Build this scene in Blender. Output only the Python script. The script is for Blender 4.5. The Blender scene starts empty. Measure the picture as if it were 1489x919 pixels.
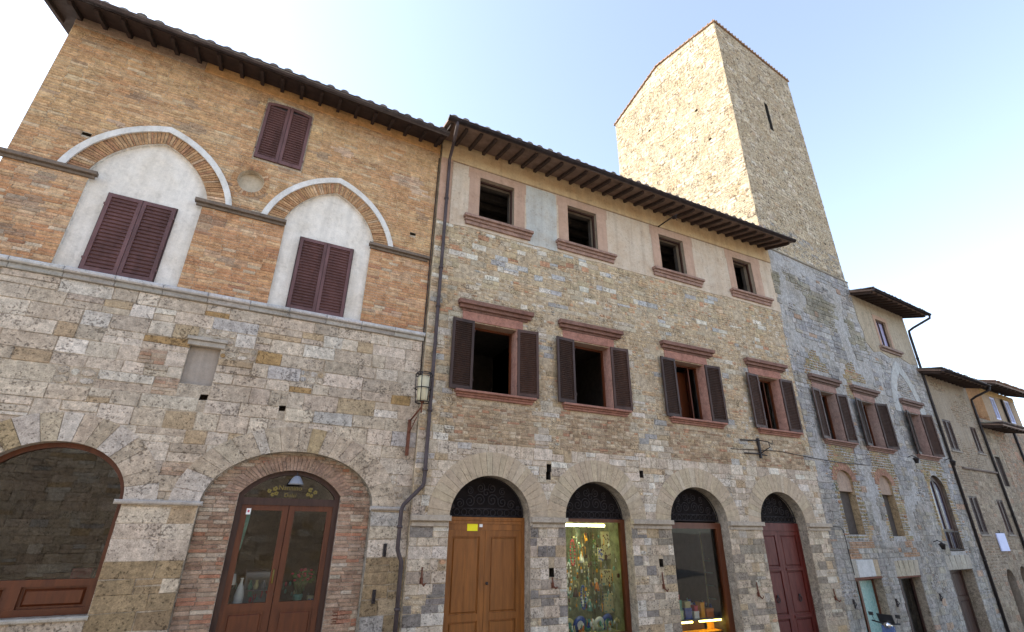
import bpy, math, random
from mathutils import Vector, Matrix, noise
from mathutils.geometry import tessellate_polygon
R = math.radians
S = bpy.context.scene
COL = S.collection

# ------------------------------------------------------------------ camera
cam_d = bpy.data.cameras.new('camera'); cam = bpy.data.objects.new('camera', cam_d); COL.objects.link(cam)
S.camera = cam
cam_d.sensor_width = 36.0; cam_d.lens = 36.0 * 708.4 / 1489.0
cam_d.clip_start = 0.1; cam_d.clip_end = 2000
RC = ((0.90153814, -0.432528, 0.01218604), (0.18092636, 0.35123139, -0.91864148), (0.39305805, 0.83039511, 0.39490421))
cam.matrix_world = Matrix(((RC[0][0], -RC[1][0], -RC[2][0], 0), (RC[0][1], -RC[1][1], -RC[2][1], 0),
                           (RC[0][2], -RC[1][2], -RC[2][2], 3.0), (0, 0, 0, 1)))
S.render.resolution_x = 1024; S.render.resolution_y = 632

# ------------------------------------------------------------------ world, sun, exposure
SUN_AZ = R(-66); SUN_EL = R(38)          # azimuth from +Y towards +X
w = bpy.data.worlds.new('World'); S.world = w; w.use_nodes = True
nt = w.node_tree; bg = nt.nodes['Background']
sky = nt.nodes.new('ShaderNodeTexSky'); sky.sky_type = 'NISHITA'; sky.sun_disc = False
sky.sun_elevation = SUN_EL; sky.sun_rotation = SUN_AZ; sky.air_density = 1.0; sky.dust_density = 1.0; sky.ozone_density = 2.2
hs = nt.nodes.new('ShaderNodeHueSaturation'); hs.inputs['Saturation'].default_value = 0.74   # thin milky haze
nt.links.new(sky.outputs[0], hs.inputs['Color']); nt.links.new(hs.outputs[0], bg.inputs[0]); bg.inputs[1].default_value = 0.10
sd = bpy.data.lights.new('sun', 'SUN'); sd.energy = 2.0; sd.angle = R(0.5); sd.color = (1.0, 0.91, 0.76)
so = bpy.data.objects.new('sun', sd); COL.objects.link(so)
sdir = Vector((math.sin(SUN_AZ) * math.cos(SUN_EL), math.cos(SUN_AZ) * math.cos(SUN_EL), math.sin(SUN_EL)))
so.rotation_euler = sdir.to_track_quat('Z', 'Y').to_euler(); so.location = (-20, 20, 40)
S.view_settings.view_transform = 'Standard'; S.view_settings.look = 'None'
S.view_settings.exposure = 2.32; S.view_settings.gamma = 1.0
S.render.engine = 'CYCLES'
S.cycles.max_bounces = 6; S.cycles.transparent_max_bounces = 12

ZO = 3.0                                   # local z values below are measured from eye level; the street is 3 m lower

# ------------------------------------------------------------------ helpers
def lin(r, g, b):
    def c(v):
        v /= 255.0
        return v / 12.92 if v <= 0.04045 else ((v + 0.055) / 1.055) ** 2.4
    return (c(r), c(g), c(b))

def tag(o, label=None, cat=None, group=None, kind=None):
    if label: o['label'] = label
    if cat: o['category'] = cat
    if group: o['group'] = group
    if kind: o['kind'] = kind
    return o

def empty(name, loc, rz=0.0, label=None, cat=None, group=None):
    o = bpy.data.objects.new(name, None); COL.objects.link(o)
    o.location = loc; o.rotation_euler = (0, 0, rz); o.empty_display_size = 0.3
    return tag(o, label, cat, group)

class MB:
    """collects geometry, then links it as ONE mesh object"""
    def __init__(s, xf=None):
        s.v = []; s.f = []; s.m = []; s.c = []; s.xf = xf; s.sm = []
    def add(s, vs, fs, mat=0, col=(1, 1, 1), smooth=False):
        o = len(s.v)
        if s.xf: vs = [s.xf(*p) for p in vs]
        s.v += [tuple(p) for p in vs]
        for f in fs:
            s.f.append(tuple(i + o for i in f)); s.m.append(mat); s.c.append(col); s.sm.append(smooth)
    def box(s, x0, x1, y0, y1, z0, z1, mat=0, col=(1, 1, 1)):
        s.add([(x0, y0, z0), (x1, y0, z0), (x1, y1, z0), (x0, y1, z0), (x0, y0, z1), (x1, y0, z1), (x1, y1, z1), (x0, y1, z1)],
              [(0, 3, 2, 1), (4, 5, 6, 7), (0, 1, 5, 4), (1, 2, 6, 5), (2, 3, 7, 6), (3, 0, 4, 7)], mat, col)
    def bevbox(s, x0, x1, y0, y1, z0, z1, b=0.01, mat=0, col=(1, 1, 1)):
        """box whose front (-y) edges are chamfered"""
        s.add([(x0, y0 + b, z0), (x1, y0 + b, z0), (x1, y0 + b, z1), (x0, y0 + b, z1),
               (x0 + b, y0, z0 + b), (x1 - b, y0, z0 + b), (x1 - b, y0, z1 - b), (x0 + b, y0, z1 - b),
               (x0, y1, z0), (x1, y1, z0), (x1, y1, z1), (x0, y1, z1)],
              [(4, 5, 6, 7), (0, 1, 5, 4), (1, 2, 6, 5), (2, 3, 7, 6), (3, 0, 4, 7),
               (8, 9, 1, 0), (9, 10, 2, 1), (10, 11, 3, 2), (11, 8, 0, 3), (11, 10, 9, 8)], mat, col)
    def obox(s, c, ax, ay, az, mat=0, col=(1, 1, 1)):
        c, ax, ay, az = map(Vector, (c, ax, ay, az))
        vs = [c + i * ax + j * ay + k * az for k in (-1, 1) for i, j in ((-1, -1), (1, -1), (1, 1), (-1, 1))]
        s.add(vs, [(0, 3, 2, 1), (4, 5, 6, 7), (0, 1, 5, 4), (1, 2, 6, 5), (2, 3, 7, 6), (3, 0, 4, 7)], mat, col)
    def tube(s, pts, r, n=8, mat=0, col=(1, 1, 1), closed=False):
        pts = [Vector(p) for p in pts]; rings = []
        rr = r if isinstance(r, (list, tuple)) else [r] * len(pts)
        up = None
        for i, p in enumerate(pts):
            a = pts[(i - 1) % len(pts)] if (closed or i > 0) else p
            b = pts[(i + 1) % len(pts)] if (closed or i < len(pts) - 1) else p
            t = (b - a).normalized()
            if up is None:
                up = Vector((0, 0, 1)) if abs(t.z) < 0.9 else Vector((1, 0, 0))
            x = t.cross(up)
            if x.length < 1e-4: x = t.cross(Vector((0, 1, 0)))
            x.normalize(); y = x.cross(t).normalized(); up = y
            rings.append([p + rr[i] * (math.cos(2 * math.pi * k / n) * x + math.sin(2 * math.pi * k / n) * y) for k in range(n)])
        vs = [q for g in rings for q in g]; fs = []
        L = len(pts)
        for i in range(L if closed else L - 1):
            j = (i + 1) % L
            for k in range(n):
                l = (k + 1) % n
                fs.append((i * n + k, i * n + l, j * n + l, j * n + k))
        if not closed:
            fs.append(tuple(range(n))[::-1]); fs.append(tuple((L - 1) * n + k for k in range(n)))
        s.add(vs, fs, mat, col, True)
    def lathe(s, c, prof, n=14, mat=0, col=(1, 1, 1)):
        cx, cy, cz = c; vs = []; fs = []
        for r, z in prof:
            for k in range(n):
                a = 2 * math.pi * k / n; vs.append((cx + r * math.cos(a), cy + r * math.sin(a), cz + z))
        for i in range(len(prof) - 1):
            for k in range(n):
                l = (k + 1) % n; fs.append((i * n + k, i * n + l, (i + 1) * n + l, (i + 1) * n + k))
        fs.append(tuple(range(n))[::-1]); fs.append(tuple((len(prof) - 1) * n + k for k in range(n)))
        s.add(vs, fs, mat, col, True)
    def poly(s, loop, y0, y1, mat=0, col=(1, 1, 1), holes=()):
        """(u,z) loop extruded from y0 (front) back to y1"""
        allp = list(loop)
        for h in holes: allp += list(h)
        tris = tessellate_polygon([[Vector((u, z, 0)) for u, z in l] for l in [loop] + list(holes)])
        s.add([(u, y0, z) for u, z in allp], [orient(t, allp) for t in tris], mat, col)
        s.add([(u, y1, z) for u, z in allp], [orient(t, allp)[::-1] for t in tris], mat, col)
        for l in [loop] + list(holes):
            n = len(l); vs = [(u, y0, z) for u, z in l] + [(u, y1, z) for u, z in l]
            s.add(vs, [(i, (i + 1) % n, n + (i + 1) % n, n + i) for i in range(n)], mat, col)
    def build(s, name, mats, parent=None, zo=ZO, loc=None, rz=0.0):
        me = bpy.data.meshes.new(name)
        me.from_pydata([(x, y, z + zo) for x, y, z in s.v], [], s.f)
        if not isinstance(mats, (list, tuple)): mats = [mats]
        for m in mats: me.materials.append(M[m])
        me.polygons.foreach_set('material_index', s.m)
        me.polygons.foreach_set('use_smooth', s.sm)
        ca = me.color_attributes.new('Col', 'FLOAT_COLOR', 'CORNER')
        buf = []
        for f, c in zip(s.f, s.c): buf += [c[0], c[1], c[2], 1.0] * len(f)
        ca.data.foreach_set('color', buf)
        me.update()
        o = bpy.data.objects.new(name, me); COL.objects.link(o)
        if parent: o.parent = parent
        if loc: o.location = loc
        if rz: o.rotation_euler = (0, 0, rz)
        return o

def orient(t, P):
    (a, b), (c, d), (e, f) = P[t[0]], P[t[1]], P[t[2]]
    ar = (c - a) * (f - b) - (e - a) * (d - b)
    return tuple(t) if ar > 0 else tuple(t)[::-1]

def copy_tree(o, parent=None):
    c = o.copy(); COL.objects.link(c); c.parent = parent
    for ch in [x for x in COL.objects if x.parent == o]: copy_tree(ch, c)
    return c

# ------------------------------------------------------------------ materials
M = {}
def newmat(name):
    m = bpy.data.materials.new(name); m.use_nodes = True; M[name] = m
    n = m.node_tree.nodes; return m, n, m.node_tree.links, n['Principled BSDF']

def node(n, typ, **kw):
    x = n.new(typ)
    for k, v in kw.items():
        if k in ('operation', 'blend_type', 'data_type', 'feature', 'attribute_name', 'noise_dimensions', 'musgrave_type'): setattr(x, k, v)
        else: x.inputs[k].default_value = v
    return x

def ramp(n, l, src, stops):
    r = n.new('ShaderNodeValToRGB'); e = r.color_ramp.elements
    while len(e) < len(stops): e.new(0.5)
    for el, (p, v) in zip(e, stops):
        el.position = p; el.color = (v[0], v[1], v[2], 1) if isinstance(v, tuple) else (v, v, v, 1)
    l.new(src, r.inputs[0]); return r

def masonry(name, pit=0.5, pitscale=26, grain=0.25, stain=(0.45, 0.40, 0.33), stain_amt=0.35, bump=0.35, fixed=None, streak=0.2, blotch=1.1, rough=0.9, lichen=None, plo=0.80):
    m, n, l, b = newmat(name)
    tc = n.new('ShaderNodeTexCoord'); vec = tc.outputs['Object']
    if fixed:
        rgb = n.new('ShaderNodeRGB'); rgb.outputs[0].default_value = (*fixed, 1); base = rgb.outputs[0]
    else:
        at = node(n, 'ShaderNodeAttribute', attribute_name='Col'); base = at.outputs['Color']
    def mix(mode, fac, a, c):
        x = n.new('ShaderNodeMix'); x.data_type = 'RGBA'; x.blend_type = mode
        if isinstance(fac, float): x.inputs[0].default_value = fac
        else: l.new(fac, x.inputs[0])
        for i, q in ((6, a), (7, c)):
            if isinstance(q, tuple): x.inputs[i].default_value = (*q, 1)
            else: l.new(q, x.inputs[i])
        return x.outputs[2]
    # grain at two scales
    n1 = node(n, 'ShaderNodeTexNoise', Scale=9.0, Detail=6.0, Roughness=0.68); l.new(vec, n1.inputs['Vector'])
    r1 = ramp(n, l, n1.outputs[0], [(0.28, 1 - grain * 1.35), (0.72, 1 + grain)])
    c = mix('MULTIPLY', 1.0, base, r1.outputs[0])
    n2 = node(n, 'ShaderNodeTexNoise', Scale=48.0, Detail=4.0, Roughness=0.7); l.new(vec, n2.inputs['Vector'])
    r2 = ramp(n, l, n2.outputs[0], [(0.3, 1 - grain), (0.7, 1 + grain * 0.8)])
    c = mix('MULTIPLY', 1.0, c, r2.outputs[0])
    # broad weathering
    n3 = node(n, 'ShaderNodeTexNoise', Scale=blotch, Detail=5.0, Roughness=0.6); l.new(vec, n3.inputs['Vector'])
    r3 = ramp(n, l, n3.outputs[0], [(0.42, 0.0), (0.68, 1.0)])
    ms = n.new('ShaderNodeMath'); ms.operation = 'MULTIPLY'; l.new(r3.outputs[0], ms.inputs[0]); ms.inputs[1].default_value = stain_amt
    c = mix('MIX', ms.outputs[0], c, mix('MULTIPLY', 1.0, c, tuple(v * 1.7 for v in stain)))
    # rain streaks
    if streak > 0:
        mp = n.new('ShaderNodeMapping'); mp.inputs['Scale'].default_value = (5.0, 5.0, 0.35); l.new(vec, mp.inputs[0])
        n4 = node(n, 'ShaderNodeTexNoise', Scale=1.0, Detail=5.0, Roughness=0.65); l.new(mp.outputs[0], n4.inputs['Vector'])
        r4 = ramp(n, l, n4.outputs[0], [(0.45, 1.0), (0.75, 1 - streak)])
        c = mix('MULTIPLY', 1.0, c, r4.outputs[0])
    if lichen:
        n6 = node(n, 'ShaderNodeTexNoise', Scale=2.2, Detail=7.0, Roughness=0.7); l.new(vec, n6.inputs['Vector'])
        r6 = ramp(n, l, n6.outputs[0], [(0.55, 0.0), (0.66, 0.75)])
        c = mix('MIX', r6.outputs[0], c, lichen)
    hgt = n2.outputs[0]
    if pit > 0:
        # pits cluster where a coarse noise is high
        n5 = node(n, 'ShaderNodeTexNoise', Scale=float(pitscale), Detail=3.0, Roughness=0.55); l.new(vec, n5.inputs['Vector'])
        n7 = node(n, 'ShaderNodeTexNoise', Scale=2.6, Detail=2.0); l.new(vec, n7.inputs['Vector'])
        ad = n.new('ShaderNodeMath'); ad.operation = 'MULTIPLY_ADD'; l.new(n7.outputs[0], ad.inputs[0]); ad.inputs[1].default_value = 0.45
        l.new(n5.outputs[0], ad.inputs[2])
        r5 = ramp(n, l, ad.outputs[0], [(plo, 0.0), (plo + 0.09, 1.0)])
        mp5 = n.new('ShaderNodeMath'); mp5.operation = 'MULTIPLY'; l.new(r5.outputs[0], mp5.inputs[0]); mp5.inputs[1].default_value = pit
        c = mix('MIX', mp5.outputs[0], c, mix('MULTIPLY', 1.0, c, (0.22, 0.2, 0.19)))
        hh = n.new('ShaderNodeMath'); hh.operation = 'SUBTRACT'; l.new(n2.outputs[0], hh.inputs[0]); l.new(r5.outputs[0], hh.inputs[1]); hgt = hh.outputs[0]
    l.new(c, b.inputs['Base Color']); b.inputs['Roughness'].default_value = rough
    b.inputs['Specular IOR Level'].default_value = 0.25
    bp = n.new('ShaderNodeBump'); bp.inputs['Strength'].default_value = bump; bp.inputs['Distance'].default_value = 0.02
    l.new(hgt, bp.inputs['Height']); l.new(bp.outputs[0], b.inputs['Normal'])
    return m

masonry('travertine', pit=0.72, pitscale=27, grain=0.32, stain=(0.42, 0.38, 0.34), stain_amt=0.5)
masonry('limestone', pit=0.6, pitscale=30, grain=0.34, stain=(0.37, 0.35, 0.31), stain_amt=0.8, streak=0.42, blotch=0.8)
masonry('tower_stone', pit=0.75, pitscale=8, plo=0.765, grain=0.26, stain=(0.5, 0.42, 0.3), stain_amt=0.3, streak=0.1)
masonry('brickwork', pit=0.35, pitscale=34, grain=0.30, stain=(0.5, 0.42, 0.36), stain_amt=0.5, streak=0.15, bump=0.5)
masonry('rubble', pit=0.7, pitscale=26, grain=0.40, stain=(0.48, 0.42, 0.34), stain_amt=0.5, bump=0.7)
masonry('mortar', pit=0.5, pitscale=30, grain=0.38, stain=(0.45, 0.40, 0.32), stain_amt=0.6, bump=0.6)
masonry('plaster', pit=0.12, pitscale=12, grain=0.09, stain=(0.48, 0.44, 0.38), stain_amt=0.5, bump=0.15, streak=0.22, blotch=1.3)
masonry('attic_plaster', pit=0.3, pitscale=9, plo=0.82, grain=0.11, stain=(0.48, 0.41, 0.34), stain_amt=0.6, bump=0.22, streak=0.24, blotch=1.7)
masonry('old_plaster', pit=0.25, pitscale=16, grain=0.18, stain=(0.5, 0.46, 0.4), stain_amt=0.6, bump=0.3, streak=0.3)
masonry('cut_stone', pit=0.3, pitscale=30, grain=0.16, stain=(0.45, 0.42, 0.38), stain_amt=0.4, bump=0.2)
masonry('red_stone', pit=0.2, pitscale=34, grain=0.26, stain=(0.48, 0.40, 0.38), stain_amt=0.5, bump=0.3)
masonry('terracotta', pit=0.2, pitscale=20, grain=0.3, stain=(0.42, 0.38, 0.36), stain_amt=0.6, bump=0.3, blotch=2.5)
masonry('paving', pit=0.2, pitscale=20, grain=0.2, fixed=(0.32, 0.285, 0.24), stain_amt=0.3)

def paint(name, col, rough=0.55, var=0.15, metal=0.0, scale=7.0, zs=1.0, bump=0.05, spec=0.4, each=0.0):
    m, n, l, b = newmat(name)
    tc = n.new('ShaderNodeTexCoord'); mp = n.new('ShaderNodeMapping'); mp.inputs['Scale'].default_value = (1, 1, zs)
    l.new(tc.outputs['Object'], mp.inputs[0])
    nz = node(n, 'ShaderNodeTexNoise', Scale=scale, Detail=5.0, Roughness=0.65); l.new(mp.outputs[0], nz.inputs['Vector'])
    r = ramp(n, l, nz.outputs[0], [(0.3, tuple(v * (1 - var) for v in col)), (0.7, tuple(v * (1 + var) for v in col))])
    if each:
        oi = n.new('ShaderNodeObjectInfo'); mr = n.new('ShaderNodeMapRange'); mr.inputs['To Min'].default_value = 1 - each; mr.inputs['To Max'].default_value = 1 + each
        l.new(oi.outputs['Random'], mr.inputs['Value']); hv = n.new('ShaderNodeHueSaturation'); l.new(mr.outputs[0], hv.inputs['Value']); l.new(r.outputs[0], hv.inputs['Color']); l.new(hv.outputs[0], b.inputs['Base Color'])
        nz.noise_dimensions = '4D'; ml = n.new('ShaderNodeMath'); ml.operation = 'MULTIPLY'; ml.inputs[1].default_value = 50; l.new(oi.outputs['Random'], ml.inputs[0]); l.new(ml.outputs[0], nz.inputs['W'])
    else: l.new(r.outputs[0], b.inputs['Base Color'])
    r2 = ramp(n, l, nz.outputs[0], [(0.3, min(1, rough + .12)), (0.7, max(.05, rough - .08))]); l.new(r2.outputs[0], b.inputs['Roughness'])
    b.inputs['Metallic'].default_value = metal; b.inputs['Specular IOR Level'].default_value = spec
    if bump:
        bp = n.new('ShaderNodeBump'); bp.inputs['Strength'].default_value = bump * 4; bp.inputs['Distance'].default_value = 0.005
        l.new(nz.outputs[0], bp.inputs['Height']); l.new(bp.outputs[0], b.inputs['Normal'])
    return m
paint('shutter_paint', lin(92, 62, 60), 0.6, 0.32, scale=5, zs=.3, each=.18)
paint('shutter_dark', lin(62, 41, 32), 0.6, 0.38, scale=5, zs=.3, each=.3)
paint('oak_door', lin(128, 78, 30), 0.5, 0.34, scale=13, zs=0.10, each=.08)
paint('red_door', lin(82, 24, 16), 0.5, 0.25, scale=12, zs=0.2)
paint('brown_wood', lin(84, 42, 20), 0.4, 0.28, scale=14, zs=0.15)
paint('dark_wood', lin(58, 36, 28), 0.5, 0.3, scale=12, zs=0.2)
paint('rafter_wood', lin(54, 41, 36), 0.8, 0.35, scale=5)
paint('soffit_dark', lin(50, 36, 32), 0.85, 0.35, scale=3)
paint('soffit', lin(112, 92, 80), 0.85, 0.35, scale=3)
paint('iron', lin(46, 40, 40), 0.6, 0.3, metal=0.3)
paint('rust', lin(96, 56, 38), 0.8, 0.35, scale=20)
paint('copper_pipe', lin(72, 62, 62), 0.6, 0.25, metal=0.35, scale=4)
paint('dark_room', (0.07, 0.058, 0.05), 0.9, 0.2)
paint('room_wall', (0.16, 0.13, 0.10), 0.9, 0.2)
paint('shop_back', (0.24, 0.27, 0.18), 0.8, 0.5, scale=6)
paint('white_ceramic', (0.72, 0.76, 0.82), 0.25, 0.06)
paint('lamp_glass', (0.50, 0.45, 0.30), 0.3, 0.1)
paint('yellow_paper', lin(235, 220, 30), 0.7, 0.05)
paint('white_paper', (0.75, 0.74, 0.72), 0.7, 0.05)
paint('gold_letter', lin(112, 98, 40), 0.5, 0.2)
paint('blue_white', lin(190, 195, 225), 0.6, 0.05)
paint('green_leaf', (0.05, 0.11, 0.03), 0.6, 0.3)
paint('pink_flower', lin(190, 70, 90), 0.6, 0.3)
paint('teal_glaze', lin(90, 150, 140), 0.3, 0.3)
paint('blue_glaze', lin(50, 80, 170), 0.3, 0.3)
paint('orange_glaze', lin(200, 120, 50), 0.4, 0.2)
paint('cream_goods', lin(190, 185, 150), 0.6, 0.2)
paint('yellow_panel', lin(225, 160, 30), 0.5, 0.1)
paint('grey_cabinet', (0.20, 0.21, 0.24), 0.5, 0.1)
paint('pale_pane', lin(130, 165, 160), 0.25, 0.15, spec=0.8)
paint('blue_pane', lin(84, 84, 104), 0.2, 0.2, spec=0.8)
paint('curtain', lin(150, 145, 175), 0.6, 0.2)
paint('black_plastic', (0.02, 0.02, 0.022), 0.35, 0.1)
paint('scooter_blue', lin(70, 90, 130), 0.25, 0.1, spec=0.6)
paint('rubber', (0.02, 0.02, 0.02), 0.8, 0.1)
paint('chrome', (0.6, 0.6, 0.6), 0.2, 0.05, metal=1.0)

def emit(name, col, k):
    m, n, l, b = newmat(name)
    b.inputs['Base Color'].default_value = (*col, 1); b.inputs['Emission Color'].default_value = (*col, 1); b.inputs['Emission Strength'].default_value = k
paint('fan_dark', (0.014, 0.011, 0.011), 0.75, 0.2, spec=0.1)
emit('tube_light', (1.0, 0.93, 0.42), 11.0)
emit('strip_light', (1.0, 0.72, 0.15), 4.0)

def glass(name, tint=(1, 1, 1), ior=1.5, wav=0.02):
    m, n, l, b = newmat(name); n.remove(b)
    tr = n.new('ShaderNodeBsdfTransparent'); tr.inputs[0].default_value = (*tint, 1)
    gl = n.new('ShaderNodeBsdfGlossy'); gl.inputs['Roughness'].default_value = 0.01
    fr = n.new('ShaderNodeFresnel'); fr.inputs[0].default_value = ior
    mx = n.new('ShaderNodeMixShader'); out = [x for x in n if x.type == 'OUTPUT_MATERIAL'][0]
    tc = n.new('ShaderNodeTexCoord'); nz = node(n, 'ShaderNodeTexNoise', Scale=0.8); l.new(tc.outputs['Object'], nz.inputs['Vector'])
    bp = n.new('ShaderNodeBump'); bp.inputs['Strength'].default_value = wav; bp.inputs['Distance'].default_value = 0.1
    l.new(nz.outputs[0], bp.inputs['Height']); l.new(bp.outputs[0], gl.inputs['Normal'])
    l.new(fr.outputs[0], mx.inputs[0]); l.new(tr.outputs[0], mx.inputs[1]); l.new(gl.outputs[0], mx.inputs[2]); l.new(mx.outputs[0], out.inputs[0])
glass('shop_glass', (0.86, 0.9, 0.87), 1.5)
glass('dark_glass', (0.42, 0.40, 0.38), 1.62)
glass('fan_glass', (0.25, 0.22, 0.22), 1.28)

# ------------------------------------------------------------------ shapes in the facade plane (u,z)
def arc_pts(c, h, zs, rise, n=24):                      # half ellipse, left to right
    return [(c - h * math.cos(math.pi * i / n), zs + rise * math.sin(math.pi * i / n)) for i in range(n + 1)]
def seg_pts(c, h, zs, rise, n=20):                      # segmental (circular) arch
    r = (h * h + rise * rise) / (2 * rise); a = math.asin(h / r); zc = zs + rise - r
    return [(c + r * math.sin(-a + 2 * a * i / n), zc + r * math.cos(-a + 2 * a * i / n)) for i in range(n + 1)]
def gothic_pts(c, h, zs, rise, n=12, sag=None):         # pointed arch: two shallow arcs meeting in a clear point
    ch = math.hypot(h, rise); sg = sag if sag is not None else .125 * ch; r = (ch * ch / 4 + sg * sg) / (2 * sg)
    mx, mz = -h / 2, rise / 2; nx_, nz_ = rise / ch, -h / ch            # towards the inside of the arch
    cx, cz = mx + nx_ * (r - sg), mz + nz_ * (r - sg)
    a0 = math.atan2(0 - cz, -h - cx); a1 = math.atan2(rise - cz, 0 - cx)
    if a0 < 0: a0 += 2 * math.pi
    if a1 < 0: a1 += 2 * math.pi
    L = [(c + cx + r * math.cos(a0 + (a1 - a0) * i / n), zs + cz + r * math.sin(a0 + (a1 - a0) * i / n)) for i in range(n + 1)]
    return L + [(2 * c - u, z) for u, z in L[-2::-1]]
def opening(arc, zb):                                   # loop from arc down to zb
    return [(arc[0][0], zb)] + list(arc) + [(arc[-1][0], zb)]
def rect(u0, u1, z0, z1): return [(u0, z0), (u0, z1), (u1, z1), (u1, z0)]

def span_of(loop):
    """function z -> (u_left, u_right) of a convex-ish loop"""
    zs = [p[1] for p in loop]; lo, hi = min(zs), max(zs)
    def f(z):
        if z < lo or z > hi: return None
        xs = []
        n = len(loop)
        for i in range(n):
            (a, b), (c, d) = loop[i], loop[(i + 1) % n]
            if (b <= z < d) or (d <= z < b): xs.append(a + (z - b) / (d - b) * (c - a))
        if len(xs) < 2: return None
        return min(xs), max(xs)
    return f

def masonry_fill(mb, rng, u0, u1, z0, z1, hr, lr, colf, excl=(), kind=None, t=(0.005, 0.013), gap=0.007, jit=0.006, mats=(0, 1, 2), holes_col=None):
    """courses of stones; kind(u,z) -> 'block' | 'brick' | 'rubble' | None ; excl = loops"""
    sp = [span_of(l) for l in excl]; z = z0
    kind = kind or (lambda u, z: 'block')
    while z < z1 - 0.02:
        h = rng.uniform(*hr)
        if z + h > z1 - hr[0] * 0.5: h = z1 - z
        za, zb = z + gap / 2, z + h - gap / 2
        blocks = []
        for f in sp:
            a, m, b = f(za), f((za + zb) / 2), f(zb)
            if not (a or m or b): continue
            a0 = a or m or b; b0 = b or m or a
            if m: a0 = (min(a0[0], m[0] if not a else a0[0]), a0[1]); 
            blocks.append((a0, b0))
        blocks.sort(key=lambda q: (q[0][0] + q[1][0]))
        edges = []; L = (u0, u0)
        for (a0, b0) in blocks:
            edges.append((L, (a0[0], b0[0])))
            L = (max(L[0], a0[1]), max(L[1], b0[1]))
        edges.append((L, (u1, u1)))
        for (La, Lb), (Ra, Rb) in edges:
            if (Ra + Rb) / 2 - (La + Lb) / 2 < 0.03: continue
            W = (Ra + Rb - La - Lb) / 2; cuts = []; x = 0
            while True:
                wl = rng.uniform(*lr)
                if x + wl > W - lr[0] * 0.6: break
                x += wl; cuts.append(x)
            xs = [0] + cuts + [W]
            for i in range(len(xs) - 1):
                fa, fb = xs[i] / W, xs[i + 1] / W
                # keep cuts vertical except at the clipped ends
                def at(fr, x_):
                    if fr <= 0: return La, Lb
                    if fr >= 1: return Ra, Rb
                    c = (La + Lb) / 2 + x_
                    return c, c
                l0, l1 = at(fa, xs[i]); r0, r1 = at(fb, xs[i + 1])
                l0 = min(l0, r0 - .01); l1 = min(l1, r1 - .01)
                uc = (l0 + r0) / 2
                cell(mb, rng, l0 + gap / 2, r0 - gap / 2, l1 + gap / 2, r1 - gap / 2, za, zb, kind(uc, (za + zb) / 2), colf, t, jit, gap, mats)
        z += h

def stone(mb, rng, l0, r0, l1, r1, za, zb, t, jit, mat, col, bev=0.006):
    j = lambda: rng.uniform(-jit, jit)
    P = [(l0 + j(), za + j()), (r0 + j(), za + j()), (r1 + j(), zb + j()), (l1 + j(), zb + j())]
    if r0 - l0 < 0.02 and r1 - l1 < 0.02: return
    cu = sum(p[0] for p in P) / 4; cz = (za + zb) / 2
    w_ = max(r0 - l0, r1 - l1); bu = min(0.4, bev / max(w_, .01) * 2); bz = min(0.4, bev / max(zb - za, .01) * 2)
    tt = rng.uniform(*t)
    F = [(u + (cu - u) * bu, zz + (cz - zz) * bz) for u, zz in P]
    ty = [-tt + rng.uniform(-.003, .003) for _ in range(4)]
    vs = [(u, -0.0005, zz) for u, zz in P] + [(u, y, zz) for (u, zz), y in zip(F, ty)]
    mb.add(vs, [(4, 5, 6, 7), (0, 1, 5, 4), (1, 2, 6, 5), (2, 3, 7, 6), (3, 0, 4, 7)], mat, col)

def cell(mb, rng, l0, r0, l1, r1, za, zb, k, colf, t, jit, gap, mats):
    if k is None: return
    um = (l0 + r0) / 2; zm = (za + zb) / 2
    if k == 'block' and zb - za > .15 and r0 - l0 > .16 and rng.random() < .16:
        f = rng.uniform(.38, .62); zm_ = za + (zb - za) * f; lm, rm = l0 + (l1 - l0) * f, r0 + (r1 - r0) * f
        cell(mb, rng, l0, r0, lm, rm, za, zm_ - gap / 2, 'block', colf, t, jit, gap, mats); cell(mb, rng, lm, rm, l1, r1, zm_ + gap / 2, zb, 'block', colf, t, jit, gap, mats); return
    if k == 'block':
        stone(mb, rng, l0, r0, l1, r1, za, zb, t, jit, mats[0], colf('block', um, zm, rng))
    elif k == 'brick':
        n = max(1, round((zb - za) / 0.062)); h = (zb - za) / n
        for i in range(n):
            a, b = i / n, (i + 1) / n
            L0, L1 = l0 + (l1 - l0) * a, l0 + (l1 - l0) * b; R0, R1 = r0 + (r1 - r0) * a, r0 + (r1 - r0) * b
            x = L0 - rng.uniform(0, .15)
            while x < R0 - 0.02:
                wl = rng.uniform(.2, .28); xa = max(x, L0); xb = min(x + wl, R0)
                if R0 - xb < .06: xb = R0
                if xb - xa > .02:
                    q0 = xa if xa > L0 else L0; q1 = xa if xa > L0 else L1
                    p0 = xb if xb < R0 else R0; p1 = xb if xb < R0 else R1
                    stone(mb, rng, q0 + .003, p0 - .003, q1 + .003, p1 - .003, za + i * h + .004, za + (i + 1) * h - .004,
                          (.004, .014), .004, mats[1], colf('brick', (xa + xb) / 2, za + i * h, rng), .003)
                x = max(x + wl, xb)
    else:                                               # rubble: small uneven stones
        n = 2 if zb - za > 0.13 else 1; h = (zb - za) / n
        for i in range(n):
            x = l0
            zz = za + i * h
            while x < r0 - .03:
                wl = rng.uniform(.07, .22)
                if r0 - x - wl < .06: wl = r0 - x
                hh = h * rng.uniform(.78, 1.0)
                z_ = zz + rng.uniform(0, h - hh)
                rub(mb, rng, x + .006, x + wl - .006, z_ + .005, z_ + hh - .005, t, mats[2], colf('rubble', x + wl / 2, z_, rng))
                x += wl

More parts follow.
